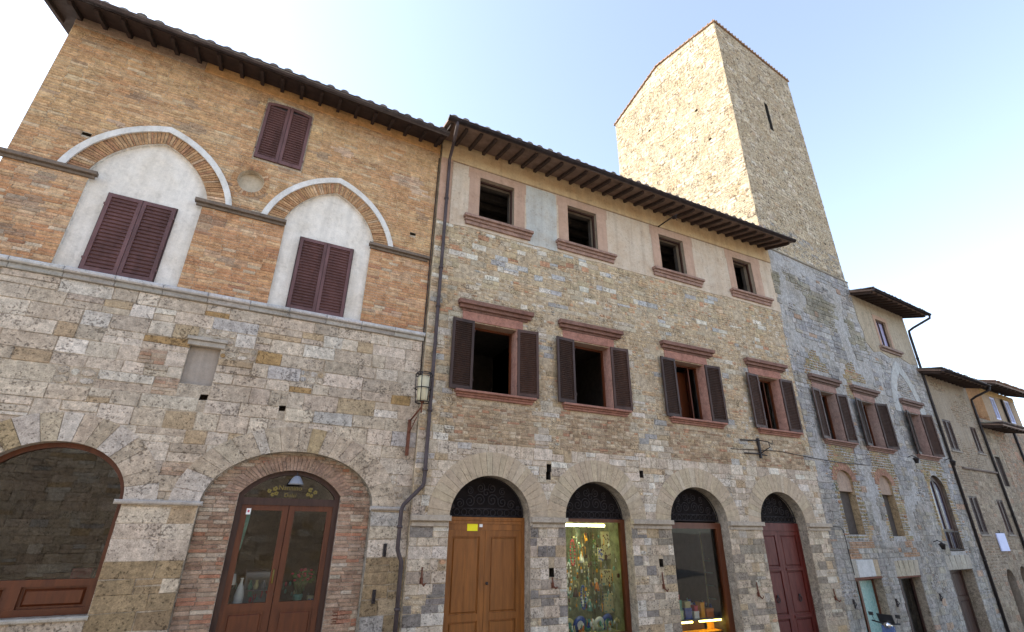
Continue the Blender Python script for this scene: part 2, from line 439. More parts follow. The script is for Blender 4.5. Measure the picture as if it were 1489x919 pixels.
def rub(mb, rng, a, b, c, d, t, mat, col):
    cu, cz = (a + b) / 2, (c + d) / 2; n = 8; P = []
    for i in range(n):
        an = 2 * math.pi * (i + .5) / n
        cx, cy = math.cos(an), math.sin(an)
        k = 1 / max(abs(cx), abs(cy)) * rng.uniform(.82, 1.0)
        P.append((cu + cx * k * (b - a) / 2, cz + cy * k * (d - c) / 2))
    tt = rng.uniform(t[0], t[1])
    vs = [(u, -.0005, z) for u, z in P] + [(cu + (u - cu) * .84, -tt, cz + (z - cz) * .84) for u, z in P]
    mb.add(vs, [tuple(range(n, 2 * n))] + [(i, (i + 1) % n, n + (i + 1) % n, n + i) for i in range(n)], mat, col)

def voussoirs(mb, rng, inner, outer, n, colf, t=(0.02, 0.028), mat=0, gap=0.006):
    """wedge stones between two polylines of equal parametrisation"""
    def samp(P, f):
        L = [0]
        for i in range(1, len(P)): L.append(L[-1] + math.hypot(P[i][0] - P[i - 1][0], P[i][1] - P[i - 1][1]))
        s = f * L[-1]
        for i in range(1, len(P)):
            if s <= L[i] + 1e-9:
                k = (s - L[i - 1]) / max(1e-9, L[i] - L[i - 1])
                return (P[i - 1][0] + k * (P[i][0] - P[i - 1][0]), P[i - 1][1] + k * (P[i][1] - P[i - 1][1]))
        return P[-1]
    cuts = [i / n + (rng.uniform(-.18, .18) / n if 0 < i < n else 0) for i in range(n + 1)]
    Ltot = sum(math.hypot(inner[i][0] - inner[i - 1][0], inner[i][1] - inner[i - 1][1]) for i in range(1, len(inner)))
    for i in range(n):
        a, b = cuts[i] + gap / Ltot / 2, cuts[i + 1] - gap / Ltot / 2
        m_ = (a + b) / 2
        sub = 3
        I = [samp(inner, a + (b - a) * k / sub) for k in range(sub + 1)]; O = [samp(outer, a + (b - a) * k / sub) for k in range(sub + 1)]
        tt = rng.uniform(*t); c = colf(rng, m_)
        vs = [(u, 0.0, z) for u, z in I + O] + [(u, -tt, z) for u, z in I + O]; k = sub + 1; fs = []
        for q in range(sub):
            fs.append((2 * k + q + 1, 2 * k + q, 3 * k + q, 3 * k + q + 1)[::-1])
            fs.append((q, q + 1, 2 * k + q + 1, 2 * k + q)); fs.append((k + q, 3 * k + q, 3 * k + q + 1, k + q + 1))
        fs += [(0, 2 * k, 3 * k, k), (sub, k + sub, 3 * k + sub, 2 * k + sub)]
        mb.add(vs, fs, mat, c)

def band(mb, inner, outer, y0, y1, mat=0, col=(1, 1, 1)):
    """continuous strip between two polylines, from y0 (front) to y1"""
    n = len(inner)
    vs = [(u, y0, z) for u, z in inner] + [(u, y0, z) for u, z in outer] + [(u, y1, z) for u, z in inner] + [(u, y1, z) for u, z in outer]
    fs = []
    for i in range(n - 1):
        fs += [(i, n + i, n + i + 1, i + 1)[::-1], (i, i + 1, 2 * n + i + 1, 2 * n + i), (n + i, 3 * n + i, 3 * n + i + 1, n + i + 1)]
    fs += [(0, 2 * n, 3 * n, n), (n - 1, 2 * n - 1, 4 * n - 1, 3 * n - 1)]
    mb.add(vs, fs, mat, col)

def slab(mb, loop, holes, mat=0, col=(1, 1, 1)):
    """front wall sheet with real holes; holes = [(loop, depth, reveal_mat, back_mat or None, col)]"""
    hl = [h[0] for h in holes]
    P = list(loop)
    for h in hl: P += list(h)
    tris = tessellate_polygon([[Vector((u, z, 0)) for u, z in l] for l in [loop] + hl])
    mb.add([(u, 0, z) for u, z in P], [orient(t, P) for t in tris], mat, col)
    for l, d, rm, bm, c in holes:
        n = len(l)
        mb.add([(u, 0, z) for u, z in l] + [(u, d, z) for u, z in l], [(i, n + i, n + (i + 1) % n, (i + 1) % n) for i in range(n)], rm, c)
        if bm is not None:
            tr = tessellate_polygon([[Vector((u, z, 0)) for u, z in l]])
            mb.add([(u, d, z) for u, z in l], [orient(t, l) for t in tr], bm, c)

def body(mb, u0, u1, zb, zt, D, mat=0, col=(.3, .26, .2), ridge=1.6):
    """side, back walls and gables behind the facade sheet"""
    for u in (u0, u1):
        vs = [(u, 0, zb), (u, D, zb), (u, D, zt), (u, D / 2, zt + ridge), (u, 0, zt)]
        mb.add(vs, [(0, 4, 3, 2, 1) if u == u0 else (0, 1, 2, 3, 4)], mat, col)
    mb.add([(u0, D, zb), (u1, D, zb), (u1, D, zt), (u0, D, zt)], [(0, 3, 2, 1)], mat, col)

def room(mb, u0, u1, z0, z1, y0, y1, mat=0, col=(1, 1, 1), open_front=True):
    vs = [(u0, y0, z0), (u1, y0, z0), (u1, y1, z0), (u0, y1, z0), (u0, y0, z1), (u1, y0, z1), (u1, y1, z1), (u0, y1, z1)]
    mb.add(vs, [(0, 1, 2, 3), (4, 7, 6, 5), (3, 2, 6, 7), (0, 3, 7, 4), (1, 5, 6, 2)], mat, col)

def vary(c, rng, v=0.12, h=0.014):
    k = 1 + rng.uniform(-v, v)
    return tuple(max(.01, x * k * (1 + rng.uniform(-h, h))) for x in c)
def pick(rng, table):
    r = rng.random() * sum(w for w, _ in table)
    for w_, c in table:
        r -= w_
        if r <= 0: return c
    return table[-1][1]

# ------------------------------------------------------------------ component builders (local frame of a building)
def shutter(parent, u0, u1, z0, z1, y=-0.05, mat='shutter_dark', pitch=0.05, swing=0.0, hinge='l', top=None, name='shutter'):
    """louvred leaf; swing = angle off the wall about its hinge side; top(u) gives a shaped head"""
    mb = MB(); w_ = u1 - u0; h = z1 - z0; st = 0.06; th = 0.04
    tz = (lambda x: (top(u0 + x) - z0)) if top else (lambda x: h)
    for a, b in ((0, st), (w_ - st, w_)):
        mb.poly([(a, 0), (a, tz(a)), (b, tz(b)), (b, 0)][::-1], -th, 0)
    mb.box(st, w_ - st, -th + .003, -.003, 0, .09)
    n = 6
    L = [(st + (w_ - 2 * st) * i / n) for i in range(n + 1)]
    mb.poly([(x, tz(x) - .075) for x in L] + [(x, tz(x) - .001) for x in L[::-1]], -th + .003, -.003)
    z = .09 + pitch * .5; hm = min(tz(st), tz(w_ - st)) - .075
    while z < hm - pitch * .3:
        mb.obox((w_ / 2, -th / 2, z), (w_ / 2 - st + .002, 0, 0), (0, .016, .014), (0, -.0025, .0035)); z += pitch
    if top and hm < max(tz(st), tz(w_ - st)) - .09:
        pass
    mb.box(st * .7, w_ - st * .7, -.0065, -.0035, .05, hm)                     # thin dark backing of the louvres
    hx = 0 if hinge == 'l' else w_
    for zz in (.15 * h, .85 * h): mb.box(hx - .02, hx + .02, -th - .008, -th + .006, zz - .02, zz + .02)
    mb.v = [(x - hx, yy, zz) for x, yy, zz in mb.v]
    o = mb.build(name, mat, parent, zo=0, loc=(u0 + hx, y, z0 + ZO))
    o.rotation_euler = (0, 0, swing)
    return o

def moulding(mb, u0, u1, z0, z1, steps, mat=0, col=(1, 1, 1)):
    """stack of projecting fillets; steps=[(fraction of height, projection)] bottom to top"""
    z = z0
    for fr, pr in steps:
        h = (z1 - z0) * fr
        mb.bevbox(u0 - pr * .5, u1 + pr * .5, -pr, 0.0, z + .0008, z + h, min(.006, h * .2), mat, col); z += h

def stone_window(B, u0, u1, z0, z1, label=None, open_room=True, cornice=(0.34, 0.53), wc=None, red=(.36, .17, .13), sw=(0.07, 0.06), extra=None):
    """first-floor window of the two middle houses: red stone surround, cornice, sill, two open louvred shutters"""
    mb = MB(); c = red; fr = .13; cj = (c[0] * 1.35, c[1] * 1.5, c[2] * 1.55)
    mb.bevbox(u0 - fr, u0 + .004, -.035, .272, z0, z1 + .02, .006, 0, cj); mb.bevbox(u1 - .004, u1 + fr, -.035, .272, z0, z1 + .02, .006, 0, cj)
    mb.bevbox(u0 - fr - .16, u1 + fr + .03, -.03, .26, z1 + .021, z1 + .25, .006, 0, tuple(v * 1.1 for v in c))
    o = mb.build('window', 'red_stone', B)
    if label: o['label'] = label
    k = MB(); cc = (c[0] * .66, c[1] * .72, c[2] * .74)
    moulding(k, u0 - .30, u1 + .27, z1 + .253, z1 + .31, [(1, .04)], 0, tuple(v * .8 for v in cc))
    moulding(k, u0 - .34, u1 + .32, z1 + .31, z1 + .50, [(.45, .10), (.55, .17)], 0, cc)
    k.build('cornice', 'red_stone', o)
    s = MB(); moulding(s, u0 - .30, u1 + .38, z0 - .15, z0 - .002, [(.35, .06), (.3, .1), (.35, .17)], 0, c); s.build('sill', 'red_stone', o)
    shutter(o, u0 - .54, u0 - .0, z0 + .0, z1 + .01, -.045, swing=sw[0], hinge='r')
    shutter(o, u1 + .0, u1 + .54, z0 + .0, z1 + .01, -.045, swing=-sw[1], hinge='l')
    # inner casement standing open
    q = MB()
    for a in (0, .5):
        pass
    y0 = .276
    q.box(u0 + .0, u0 + .05, y0, y0 + .05, z0, z1); q.box(u1 - .05, u1, y0, y0 + .05, z0, z1); q.box(u0 + .05, u1 - .05, y0 + .002, y0 + .048, z1 - .05, z1)
    q.build('casement', 'brown_wood', o)
    return o

def attic_window(B, u0, u1, z0, z1, su0, su1, sz1):
    """plain square window in a flat pink painted surround with moulded sill"""
    mb = MB(); c = (.43, .29, .215)
    loop = [(su0, z0), (su0, z1 - .1), (su0 - .04, z1 - .1), (su0 - .04, sz1), (su1 + .04, sz1), (su1 + .04, z1 - .1), (su1, z1 - .1), (su1, z0)]
    mb.poly(loop[::-1], -.018, 0.0, 0, c, [rect(u0, u1, z0 + .0, z1)[::1]])
    o = mb.build('window', 'plaster', B)
    r = MB()
    r.box(u0 - .004, u0 + .05, .1, .16, z0, z1, 0, c); r.box(u1 - .05, u1 + .004, .1, .16, z0, z1, 0, c); r.box(u0 + .05, u1 - .05, .102, .158, z1 - .05, z1, 0, c)
    r.build('frame', 'dark_wood', o)
    s = MB(); moulding(s, su0 - .03, su1 + .12, z0 - .25, z0 - .002, [(.4, .07), (.3, .11), (.3, .17)], 0, (.30, .19, .15)); s.build('sill', 'red_stone', o)
    return o

def roof(B, u0, u1, y_e, z_e, D, rise, soffit_z, rafters=True, gutter=True, tile=.21, tilecol=(.20, .15, .12), name='roof', raf=.44, dark=False):
    """pitched roof of half-round tiles; eave edge at (y_e, z_e), ridge at y=D/2"""
    rng = random.Random(int(u1 * 100)); mb = MB(); yr = D / 2; zr = z_e + (yr - y_e) * rise
    sl = (zr - z_e) / (yr - y_e); th = .07
    # deck
    mb.add([(u0, y_e, z_e), (u1, y_e, z_e), (u1, yr, zr), (u0, yr, zr), (u0, y_e, z_e - th), (u1, y_e, z_e - th), (u1, yr, zr - th), (u0, yr, zr - th)],
           [(0, 1, 2, 3), (7, 6, 5, 4), (4, 5, 1, 0), (5, 6, 2, 1), (7, 4, 0, 3)], 1, (.13, .10, .085))
    mb.add([(u0, yr, zr), (u1, yr, zr), (u1, D + .5, z_e), (u0, D + .5, z_e)], [(0, 1, 2, 3)], 0, tilecol)
    n = int((u1 - u0) / tile); L = .42; rows = int((yr - y_e) / L) + 1
    for i in range(n):
        uc = u0 + (i + .5) * (u1 - u0) / n
        for r in range(min(rows, 12)):
            ya = y_e - .05 + r * L + rng.uniform(-.02, .02) * (1 if r else 1.6); yb = ya + L + .05
            c = vary(tilecol, rng, .3, .08); R0, R1 = min(tile * .36, .095), min(tile * .32, .08); vs = []
            du = rng.uniform(-.012, .012)
            for (y, rad, dz) in ((ya, R0, .07 if r == 0 else .035), (yb, R1, .03 if r == 0 else .01)):
                z = z_e + (y - y_e) * sl + dz
                for k in range(6):
                    a = math.pi * k / 5; vs.append((uc + du + rad * math.cos(a), y, z + rad * math.sin(a) * .85))
            mb.add(vs, [(k, k + 1, 7 + k, 6 + k) for k in range(5)] + [(0, 5, 4, 3, 2, 1)], 0, c, False)
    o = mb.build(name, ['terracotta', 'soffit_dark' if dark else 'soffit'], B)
    # soffit boards: from the wall head to the eave
    if rafters:
        ra = MB(); ya, yb = y_e + .05, .35
        za = z_e - th; s2 = (soffit_z - za) / (0 - ya)
        proto = None; k = int((u1 - u0) / raf)
        for i in range(k + 1):
            u = u0 + .12 + i * (u1 - u0 - .24) / k
            if proto is None:
                h = .036
                vs = []
                for y, hh in ((ya, .07), (ya + .10, .10), (yb, .10)):
                    z = z_e - th + (y - y_e) * sl
                    vs += [(-h, y, z - hh), (h, y, z - hh), (h, y, z + .01), (-h, y, z + .01)]
                fs = [(0, 1, 2, 3)]
                for q in (0, 4): fs += [(q, q + 4, q + 5, q + 1), (q + 1, q + 5, q + 6, q + 2), (q + 3, q + 7, q + 4, q)]
                ra.add(vs, fs); proto = ra.build('rafter', 'soffit_dark' if dark else 'rafter_wood', o); proto.location = (u, 0, 0)
            else:
                c = proto.copy(); COL.objects.link(c); c.parent = o; c.location = (u, 0, 0)
    if gutter:
        g = MB(); pts = []; vs = []; fs = []; rg = .075
        n = 7
        for u in (u0 - .02, u1 + .02):
            for k in range(n):
                a = math.pi + math.pi * k / (n - 1)
                vs.append((u, y_e - .075 + rg * math.cos(a), z_e - .03 + rg * math.sin(a)))
        for k in range(n - 1): fs += [(k, k + 1, n + k + 1, n + k), (k, n + k, n + k + 1, k + 1)]
        fs += [tuple(range(n)), tuple(range(n, 2 * n))]
        g.add(vs, fs, 0, (1, 1, 1), True)
        g.tube([(u0 - .02, y_e - .15, z_e - .03), (u1 + .02, y_e - .15, z_e - .03)], .011, 6)
        g.build('gutter', 'copper_pipe', o)
    return o

def panel_leaf(mb, u0, u1, z0, z1, y, rails, st=.1, mat=0, mold=.025):
    """door leaf: stiles, rails at given heights, raised panels between"""
    th = .05
    mb.box(u0, u0 + st, y, y + th, z0, z1, mat); mb.box(u1 - st, u1, y, y + th, z0, z1, mat)
    rails = sorted(rails)
    cuts = [(z0, z0 + st)] + [(r - st / 2, r + st / 2) for r in rails] + [(z1 - st, z1)]
    for a, b in cuts: mb.box(u0 + st, u1 - st, y + .001, y + th, a, b, mat)
    for (a, b), (c, d) in zip(cuts[:-1], cuts[1:]):
        mb.box(u0 + st, u1 - st, y + .028, y + th - .002, b, c, mat)
        mb.bevbox(u0 + st + mold, u1 - st - mold, y + .006, y + .028, b + mold, c - mold, .018, mat)

def scroll_grille(parent, c, h, zs, rise, y, seed=0):
    """wrought-iron lunette grille: rings of scrolls in a half-round frame"""
    mb = MB(); r = .010
    arc = [(u, y, z) for u, z in arc_pts(c, h - .02, zs + .02, rise - .03, 24)]
    mb.tube(arc, .014, 6); mb.tube([(c - h + .02, y, zs + .02), (c + h - .02, y, zs + .02)], .016, 6); mb.tube([(c - h + .03, y, zs + .17), (c + h - .03, y, zs + .17)], .009, 6)
    n = int(h * 2 / .15)
    for i in range(n):
        cu = c - h + (i + .5) * 2 * h / n
        mb.tube([(cu + .06 * math.cos(a), y, zs + .095 + .06 * math.sin(a)) for a in [2 * math.pi * k / 12 for k in range(12)]], .007, 5, closed=True)
    def scroll(cu, cz, R_, dirn, turns=1.6, a0=0):
        P = []
        for k in range(26):
            f = k / 25; a = a0 + dirn * f * turns * 2 * math.pi
            rr = R_ * (1 - .82 * f); P.append((cu + rr * math.cos(a), y, cz + rr * math.sin(a)))
        mb.tube(P, r, 5)
    for s_ in (-1, 1):
        for (fu, fz, rr, a0) in ((.16, .42, .13, 0), (.42, .38, .12, 1.2), (.66, .32, .10, .5), (.15, .72, .10, 2), (.42, .64, .08, 1), (.84, .24, .05, 0)):
            scroll(c + s_ * fu * h, zs + fz * rise, rr, s_, 1.6, a0 if s_ > 0 else math.pi - a0)
    scroll(c, zs + .6 * rise, .09, 1, 1.2); 
    return mb.build('grille', 'iron', parent)

def shop_room(B, u0, u1, z0, z1, y0, depth, mat='shop_back'):
    mb = MB(); room(mb, u0, u1, z0, z1, y0, y0 + depth, 0); return mb.build('interior', mat, B)

# frames: world position of a building's left foot and its yaw
def frame(x, y, yaw): return (x, y, R(yaw))
FA = frame(2.65, 10.1, 2); FB = frame(2.65, 10.0, 0); FC = frame(15.1, 10.0, 5); FT = frame(15.1, 10.0, 7)
def w(F, u, y, z=None):
    c, s = math.cos(F[2]), math.sin(F[2])
    return (F[0] + u * c - y * s, F[1] + u * s + y * c, 0 if z is None else z + ZO)
def thing_at(F, u, y, z, name, label, cat, group=None):
    """Empty for a thing fixed at (u, y, z) of a facade"""
    return empty(name, w(F, u, y, z), F[2], label, cat, group)

# colours of stones (linear albedo)
TRAV = [(6, (.53, .44, .34)), (5, (.49, .405, .31)), (4, (.57, .485, .385)), (2, (.43, .355, .275)), (1.6, (.45, .34, .215)), (2.0, (.60, .54, .455)), (.9, (.42, .39, .35))]
BRK = [(5, (.50, .275, .14)), (4, (.53, .31, .16)), (3, (.46, .24, .12)), (2, (.56, .37, .21)), (.5, (.40, .21, .12)), (.7, (.56, .44, .31))]
OCH = (.34, .22, .10)

# ================================================================== ground
def ground_z(x): return 0.15 - 0.027 * max(-12, min(30, x))
g = MB(); xs = [-300, -60, -12] + [-12 + 3 * i for i in range(1, 14)] + [30, 60, 300]; xs = sorted(set(xs)); ys = [-300, -60, -20, -8, 0, 6, 12, 30, 300]
vs = [(x, y, ground_z(x)) for y in ys for x in xs]; nx = len(xs)
g.add(vs, [(j * nx + i, j * nx + i + 1, (j + 1) * nx + i + 1, (j + 1) * nx + i) for j in range(len(ys) - 1) for i in range(nx - 1)])
tag(g.build('ground', 'paving', zo=0), kind='structure')

# ================================================================== building A : brick upper floor with pointed arches
rng = random.Random(11)
A = empty('brick_building', w(FA, 0, 0), FA[2], 'orange brick palazzo with two white-edged pointed arches above a pale travertine ground storey', 'building', None)
archA = arc_pts(-5.58, .96, .29, .82, 28); archB = arc_pts(-2.175, 1.415, .27, .93, 32)
openA = opening(archA, -1.26); openB = opening(archB, -3.4)
G1c, G2c = -5.69, -2.375
goth = [gothic_pts(c, .965, 5.86, 1.085, 12, .185) for c in (G1c, G2c)]
goth_o = [gothic_pts(c, 1.285, 5.86, 1.345, 12, .26) for c in (G1c, G2c)]
goth_w = [gothic_pts(c, 1.40, 5.86, 1.48, 12, .29) for c in (G1c, G2c)]
field = [[(c - .90, 3.92)] + [(c - .90, 5.8)] + G + [(c + .90, 5.8), (c + .90, 3.92)] for c, G in zip((G1c, G2c), goth)]
ocul = [(-4.10 + .25 * math.cos(a), 6.63 + .28 * math.sin(a)) for a in [2 * math.pi * k / 28 for k in range(28)]]
nichA = rect(-4.33, -3.84, 2.21, 2.91)
putA = [rect(u, u + .14, z, z + .07) for u, z in ((-6.95, 6.62), (-.62, 6.38))] + \
       [[(u, z), (u + .01, z + .10), (u + .13, z + .11), (u + .12, z + .01)] for u, z in ((-3.98, 1.95), (-2.7, 1.9))]
C1 = (1, 1, 1)
mb = MB()
slab(mb, rect(-7.78, -.04, -3.4, 9.45),
     [(f, .075, 1, 2, (.42, .26, .15) if False else (.70, .65, .58)) for f in field] + [(ocul, .16, 1, 2, (.55, .47, .36)), (nichA, .10, 0, 2, (.36, .31, .26)),
      (openA, .32, 0, None, (.35, .30, .25)), (openB, .16, 0, None, (.36, .32, .26))] + [(p, .22, 0, 0, (.10, .08, .06)) for p in putA], 0, (.45, .375, .285))
body(mb, -7.78, -.04, -3.4, 9.4, 9.0, 0, (.32, .25, .18), 1.7)
# stones of the lower storey
def colA(k, u, z, r):
    if k == 'brick': return vary(pick(r, [(3, (.42, .30, .21)), (2, (.44, .34, .25)), (1, (.38, .24, .16))]), r, .12)
    c = pick(r, TRAV)
    if r.random() < .06: c = OCH if z > -.2 else (.30, .21, .12)
    if z < -.5 and u > -4.7 and r.random() < .85: c = (.31, .225, .13)
    if z < -1.2: c = tuple(v * .9 for v in c)
    if k == 'rubble': c = tuple(v * .9 for v in c)
    return vary(c, r, .13)
def kindA(u, z):
    q = noise.noise(Vector((u * .9, z * 1.6, 3.3)))
    if q > .50 and z > 0: return 'brick'
    if q < -.44: return 'rubble'
    return 'block'
ringA = opening(arc_pts(-5.58, 1.22, .29, 1.06), .29)
ringB = opening(arc_pts(-2.175, 1.62, .27, 1.14), .27)
masonry_fill(mb, rng, -7.76, -.02, -3.3, 3.74, (.19, .31), (.26, .80), colA, [ringA, openA, ringB, openB, nichA] + putA[2:], kindA, t=(.004, .018), mats=(3, 1, 3), jit=.010)
masonry_fill(mb, rng, -6.54, -4.62, -1.74, -1.27, (.2, .24), (.4, .8), colA, [], None, mats=(3, 1, 3))
vcol = lambda r, f: vary(pick(r, [(5, (.47, .385, .285)), (3, (.43, .35, .26)), (1, (.52, .46, .39)), (.5, (.38, .29, .17))]), r, .06)
voussoirs(mb, rng, archA, arc_pts(-5.58, 1.40, .29, 1.26, 28), 15, vcol, (.020, .026), 3)
voussoirs(mb, rng, archB, arc_pts(-2.175, 1.85, .27, 1.37, 32), 19, vcol, (.020, .026), 3)
# brick upper storey
def colB(k, u, z, r):
    c = pick(r, BRK); q = noise.noise(Vector((u * .8, z * 1.4, 7.7))); q2 = noise.noise(Vector((u * 1.6 + 9, z * 2.4, 1.7)))
    q4 = noise.noise(Vector((u * .9, z * 5.5, 2.2)))
    if q4 > .3: c = tuple(a * .6 + b * .4 for a, b in zip(c, (.60, .46, .31)))
    if q4 < -.38: c = tuple(a * .65 + b * .35 for a, b in zip(c, (.36, .22, .13)))
    if z > 6.0:
        k_ = .4 + .35 * q; c = tuple(a * (1 - k_) + b * k_ for a, b in zip(c, (.56, .39, .20)))
    if q2 > .48: c = tuple(a * .5 + b * .5 for a, b in zip(c, (.24, .19, .15)))
    if q2 < -.5: c = tuple(a * .4 + b * .6 for a, b in zip(c, (.56, .42, .32)))
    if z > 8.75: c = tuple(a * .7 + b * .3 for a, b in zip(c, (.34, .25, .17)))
    return vary(c, r, .10)
gx = [g_ + [] for g_ in goth_o]
masonry_fill(mb, rng, -7.775, -.045, 3.96, 9.1, (.0605, .0645), (.20, .30), colB, field + gx + [ocul, rect(-4.2, -3.2, 7.22, 8.9)] + putA[:2],
             (lambda u, z: None if (abs(u + 5.69) < .92 or abs(u + 2.375) < .92) and z < 5.84 and False else 'block'), (.003, .010), .0055, .003, mats=(1, 1, 1))
bcol = lambda r, f: vary(pick(r, [(5, (.42, .24, .12)), (3, (.48, .30, .16)), (2, (.36, .19, .10)), (1, (.55, .38, .24))]), r, .1)
for I, O in zip(goth, goth_o): voussoirs(mb, rng, I, O, 62, bcol, (.016, .026), 1, .010)
oc_o = [(-4.10 + .36 * math.cos(a), 6.63 + .39 * math.sin(a)) for a in [2 * math.pi * k / 28 for k in range(29)]]
voussoirs(mb, rng, ocul + ocul[:1], oc_o, 34, bcol, (.010, .014), 1, .01)
mb.build('wall', ['mortar', 'brickwork', 'plaster', 'travertine'], A)
for Wo, O in zip(goth_w, goth_o):
    mb = MB(); band(mb, O, Wo, -.055, .0, 0, (.66, .64, .61)); mb.build('arch_moulding', 'plaster', A)
mb = MB()                                                    # string course under the arches, and its lead-grey weathered top
for i in range(11):
    a, b = -7.78 + i * .705, -7.78 + (i + 1) * .705 - .006
    c = vary((.36, .335, .30), rng, .12)
    mb.bevbox(a, min(b, -.05), -.055, 0, 3.745, 3.84, .01, 0, c); mb.bevbox(a, min(b, -.05), -.125, 0, 3.841, 3.925, .02, 0, vary((.50, .485, .47), rng, .08))
mb.build('string_course', 'cut_stone', A)
for (a, b) in ((-7.82, -6.53), (-4.87, -3.32), (-1.47, -.17)):
    mb = MB(); moulding(mb, a, b, 5.74, 5.87, [(.45, .05), (.55, .11)], 0, (.17, .13, .10)); mb.build('impost', 'cut_stone', A)
for (a, b) in ((-4.72, -3.53), (-.80, -.12)):
    mb = MB(); mb.bevbox(a, b, -.075, 0.0, .232, .30, .02, 0, (.40, .36, .32)); mb.build('impost', 'cut_stone', A)
mb = MB(); moulding(mb, -4.36, -3.80, 2.915, 3.07, [(.6, .03), (.4, .07)], 0, (.36, .32, .27)); mb.build('lintel', 'cut_stone', A)
mb = MB()                                                    # plain plaster frieze under the eave
mb.bevbox(-5.5, -.05, -.03, 0, 9.07, 9.44, .008, 0, (.52, .30, .13)); mb.bevbox(-7.78, -5.51, -.022, 0, 9.13, 9.44, .008, 0, (.30, .21, .15)); mb.build('frieze', 'old_plaster', A)

for c, (u0, u1), (z0, z1), pt in ((G1c, (-6.235, -5.18), (3.955, 5.565), .075), (G2c, (-2.925, -1.835), (3.955, 5.625), .066)):
    wn = MB(); wn.box(u0 - .02, u1 + .02, .045, .074, z0 + .0, z1 + .02, 0); o = wn.build('window', 'dark_wood', A)
    um = (u0 + u1) / 2
    shutter(o, u0, um - .004, z0, z1, .045, 'shutter_paint', pt, 0.0, 'l'); shutter(o, um + .004, u1, z0, z1, .045, 'shutter_paint', pt, 0.0, 'r')
# arch-headed attic window
u0, u1, z0 = -4.175, -3.225, 7.25
topf = lambda u: 8.74 + .13 * math.sqrt(max(0, 1 - ((u + 3.70) / .52) ** 2))
hd = [(u0 + (u1 - u0) * i / 12) for i in range(13)]
wn = MB(); wn.poly([(u0, z0)] + [(u, topf(u)) for u in hd] + [(u1, z0)], -.004, 0.0, 0); o = wn.build('window', 'black_plastic', A)
shutter(o, u0, -3.704, z0, 8.8, -.008, 'shutter_paint', .066, 0.0, 'l', topf); shutter(o, -3.696, u1, z0, 8.8, -.008, 'shutter_paint', .066, 0.0, 'r', topf)

# ground floor, left arch: fixed glazed window
o = empty('window', (0, 0, 0)); o.parent = A
fi = arc_pts(-5.58, .885, .29, .745, 28)
mb = MB(); band(mb, opening(fi, -.80), opening(archA, -.80), .17, .27); mb.box(-6.54, -4.62, .16, .27, -1.258, -1.17); mb.box(-6.54, -4.62, .165, .27, -.89, -.80)
mb.box(-6.54, -6.44, .166, .268, -1.17, -.89); mb.box(-4.72, -4.62, .166, .268, -1.17, -.89); mb.box(-5.66, -5.50, .166, .268, -1.17, -.89); mb.build('frame', 'brown_wood', o)
mb = MB(); mb.bevbox(-6.40, -5.70, .185, .25, -1.14, -.92, .03); mb.bevbox(-5.46, -4.76, .185, .25, -1.14, -.92, .03); mb.box(-6.44, -5.66, .215, .25, -1.17, -.89); mb.box(-5.5, -4.72, .215, .25, -1.17, -.89); mb.build('panel', 'brown_wood', o)
mb = MB(); lp = opening(fi, -.80); mb.add([(u, .22, z) for u, z in lp], [orient(t, lp) for t in tessellate_polygon([[Vector((u, z, 0)) for u, z in lp]])]); mb.build('pane', 'dark_glass', o)
mb = MB(); mb.bevbox(-6.50, -4.60, -.05, .3, -1.32, -1.262, .015, 0, (.42, .38, .32)); mb.build('sill', 'cut_stone', o)
shop_room(A, -7.2, -4.3, -3.3, 1.6, .33, 4.2, 'dark_room')

# ground floor, right arch: brick infill with the glazed shop door
segd = seg_pts(-2.185, .85, .46, .42, 22); dloop = opening(segd, -3.39)
mb = MB()
P = openB; hl = dloop
tr = tessellate_polygon([[Vector((u, z, 0)) for u, z in P], [Vector((u, z, 0)) for u, z in hl]]); al = list(P) + list(hl)
# side piers and spandrel as one sheet 16 cm behind the arch
mb.add([(u, .155, z) for u, z in al], [orient(t, al) for t in tr], 0, (.42, .35, .28))
n = len(hl); mb.add([(u, .155, z) for u, z in hl] + [(u, .45, z) for u, z in hl], [(i, n + i, n + (i + 1) % n, (i + 1) % n) for i in range(n)], 0, (.20, .14, .11))
def colI(k, u, z, r): return vary(pick(r, [(5, (.36, .245, .17)), (3, (.41, .30, .22)), (2, (.31, .20, .14)), (1.6, (.47, .39, .30)), (.8, (.38, .19, .12))]), r, .12)
ix = MB(); out_pts = span_of(openB)
ringD = opening(seg_pts(-2.185, 1.10, .46, .60, 22), .46)
def fill_inside(mbx, yoff):
    z = -3.35
    while z < .30:
        for (a, b) in ((-3.58, -3.04), (-1.33, -.77)):
            x = a
            while x < b - .03:
                wl = rng.uniform(.18, .28)
                if b - x - wl < .07: wl = b - x
                stone(mbx, rng, x + .004, x + wl - .004, x + .004, x + wl - .004, z + .004, z + .058, (.008, .018), .004, 1, colI('', x, z, rng), .003); x += wl
        z += .0625
    while z < 1.1:
        s1 = out_pts(z + .06); s2 = span_of(ringD)(z + .03) if z + .03 > .46 else (-3.04, -1.33)
        if s1:
            segs = [(s1[0] + .01, s2[0]), (s2[1], s1[1] - .01)] if s2 else [(s1[0] + .01, s1[1] - .01)]
            for a, b in segs:
                x = a
                while x < b - .03:
                    wl = rng.uniform(.18, .28)
                    if b - x - wl < .07: wl = b - x
                    stone(mbx, rng, x + .004, x + wl - .004, x + .004, x + wl - .004, z + .004, z + .058, (.008, .018), .004, 1, colI('', x, z, rng), .003); x += wl
        z += .0625
ix.xf = lambda x, y, z: (x, y + .155, z)
fill_inside(ix, .155)
voussoirs(ix, rng, segd, seg_pts(-2.185, 1.10, .50, .62, 22), 36, lambda r, f: vary((.34, .23, .165), r, .12), (.018, .028), 1, .008)
mb.v += [p for p in ix.v]; base = len(mb.v) - len(ix.v)
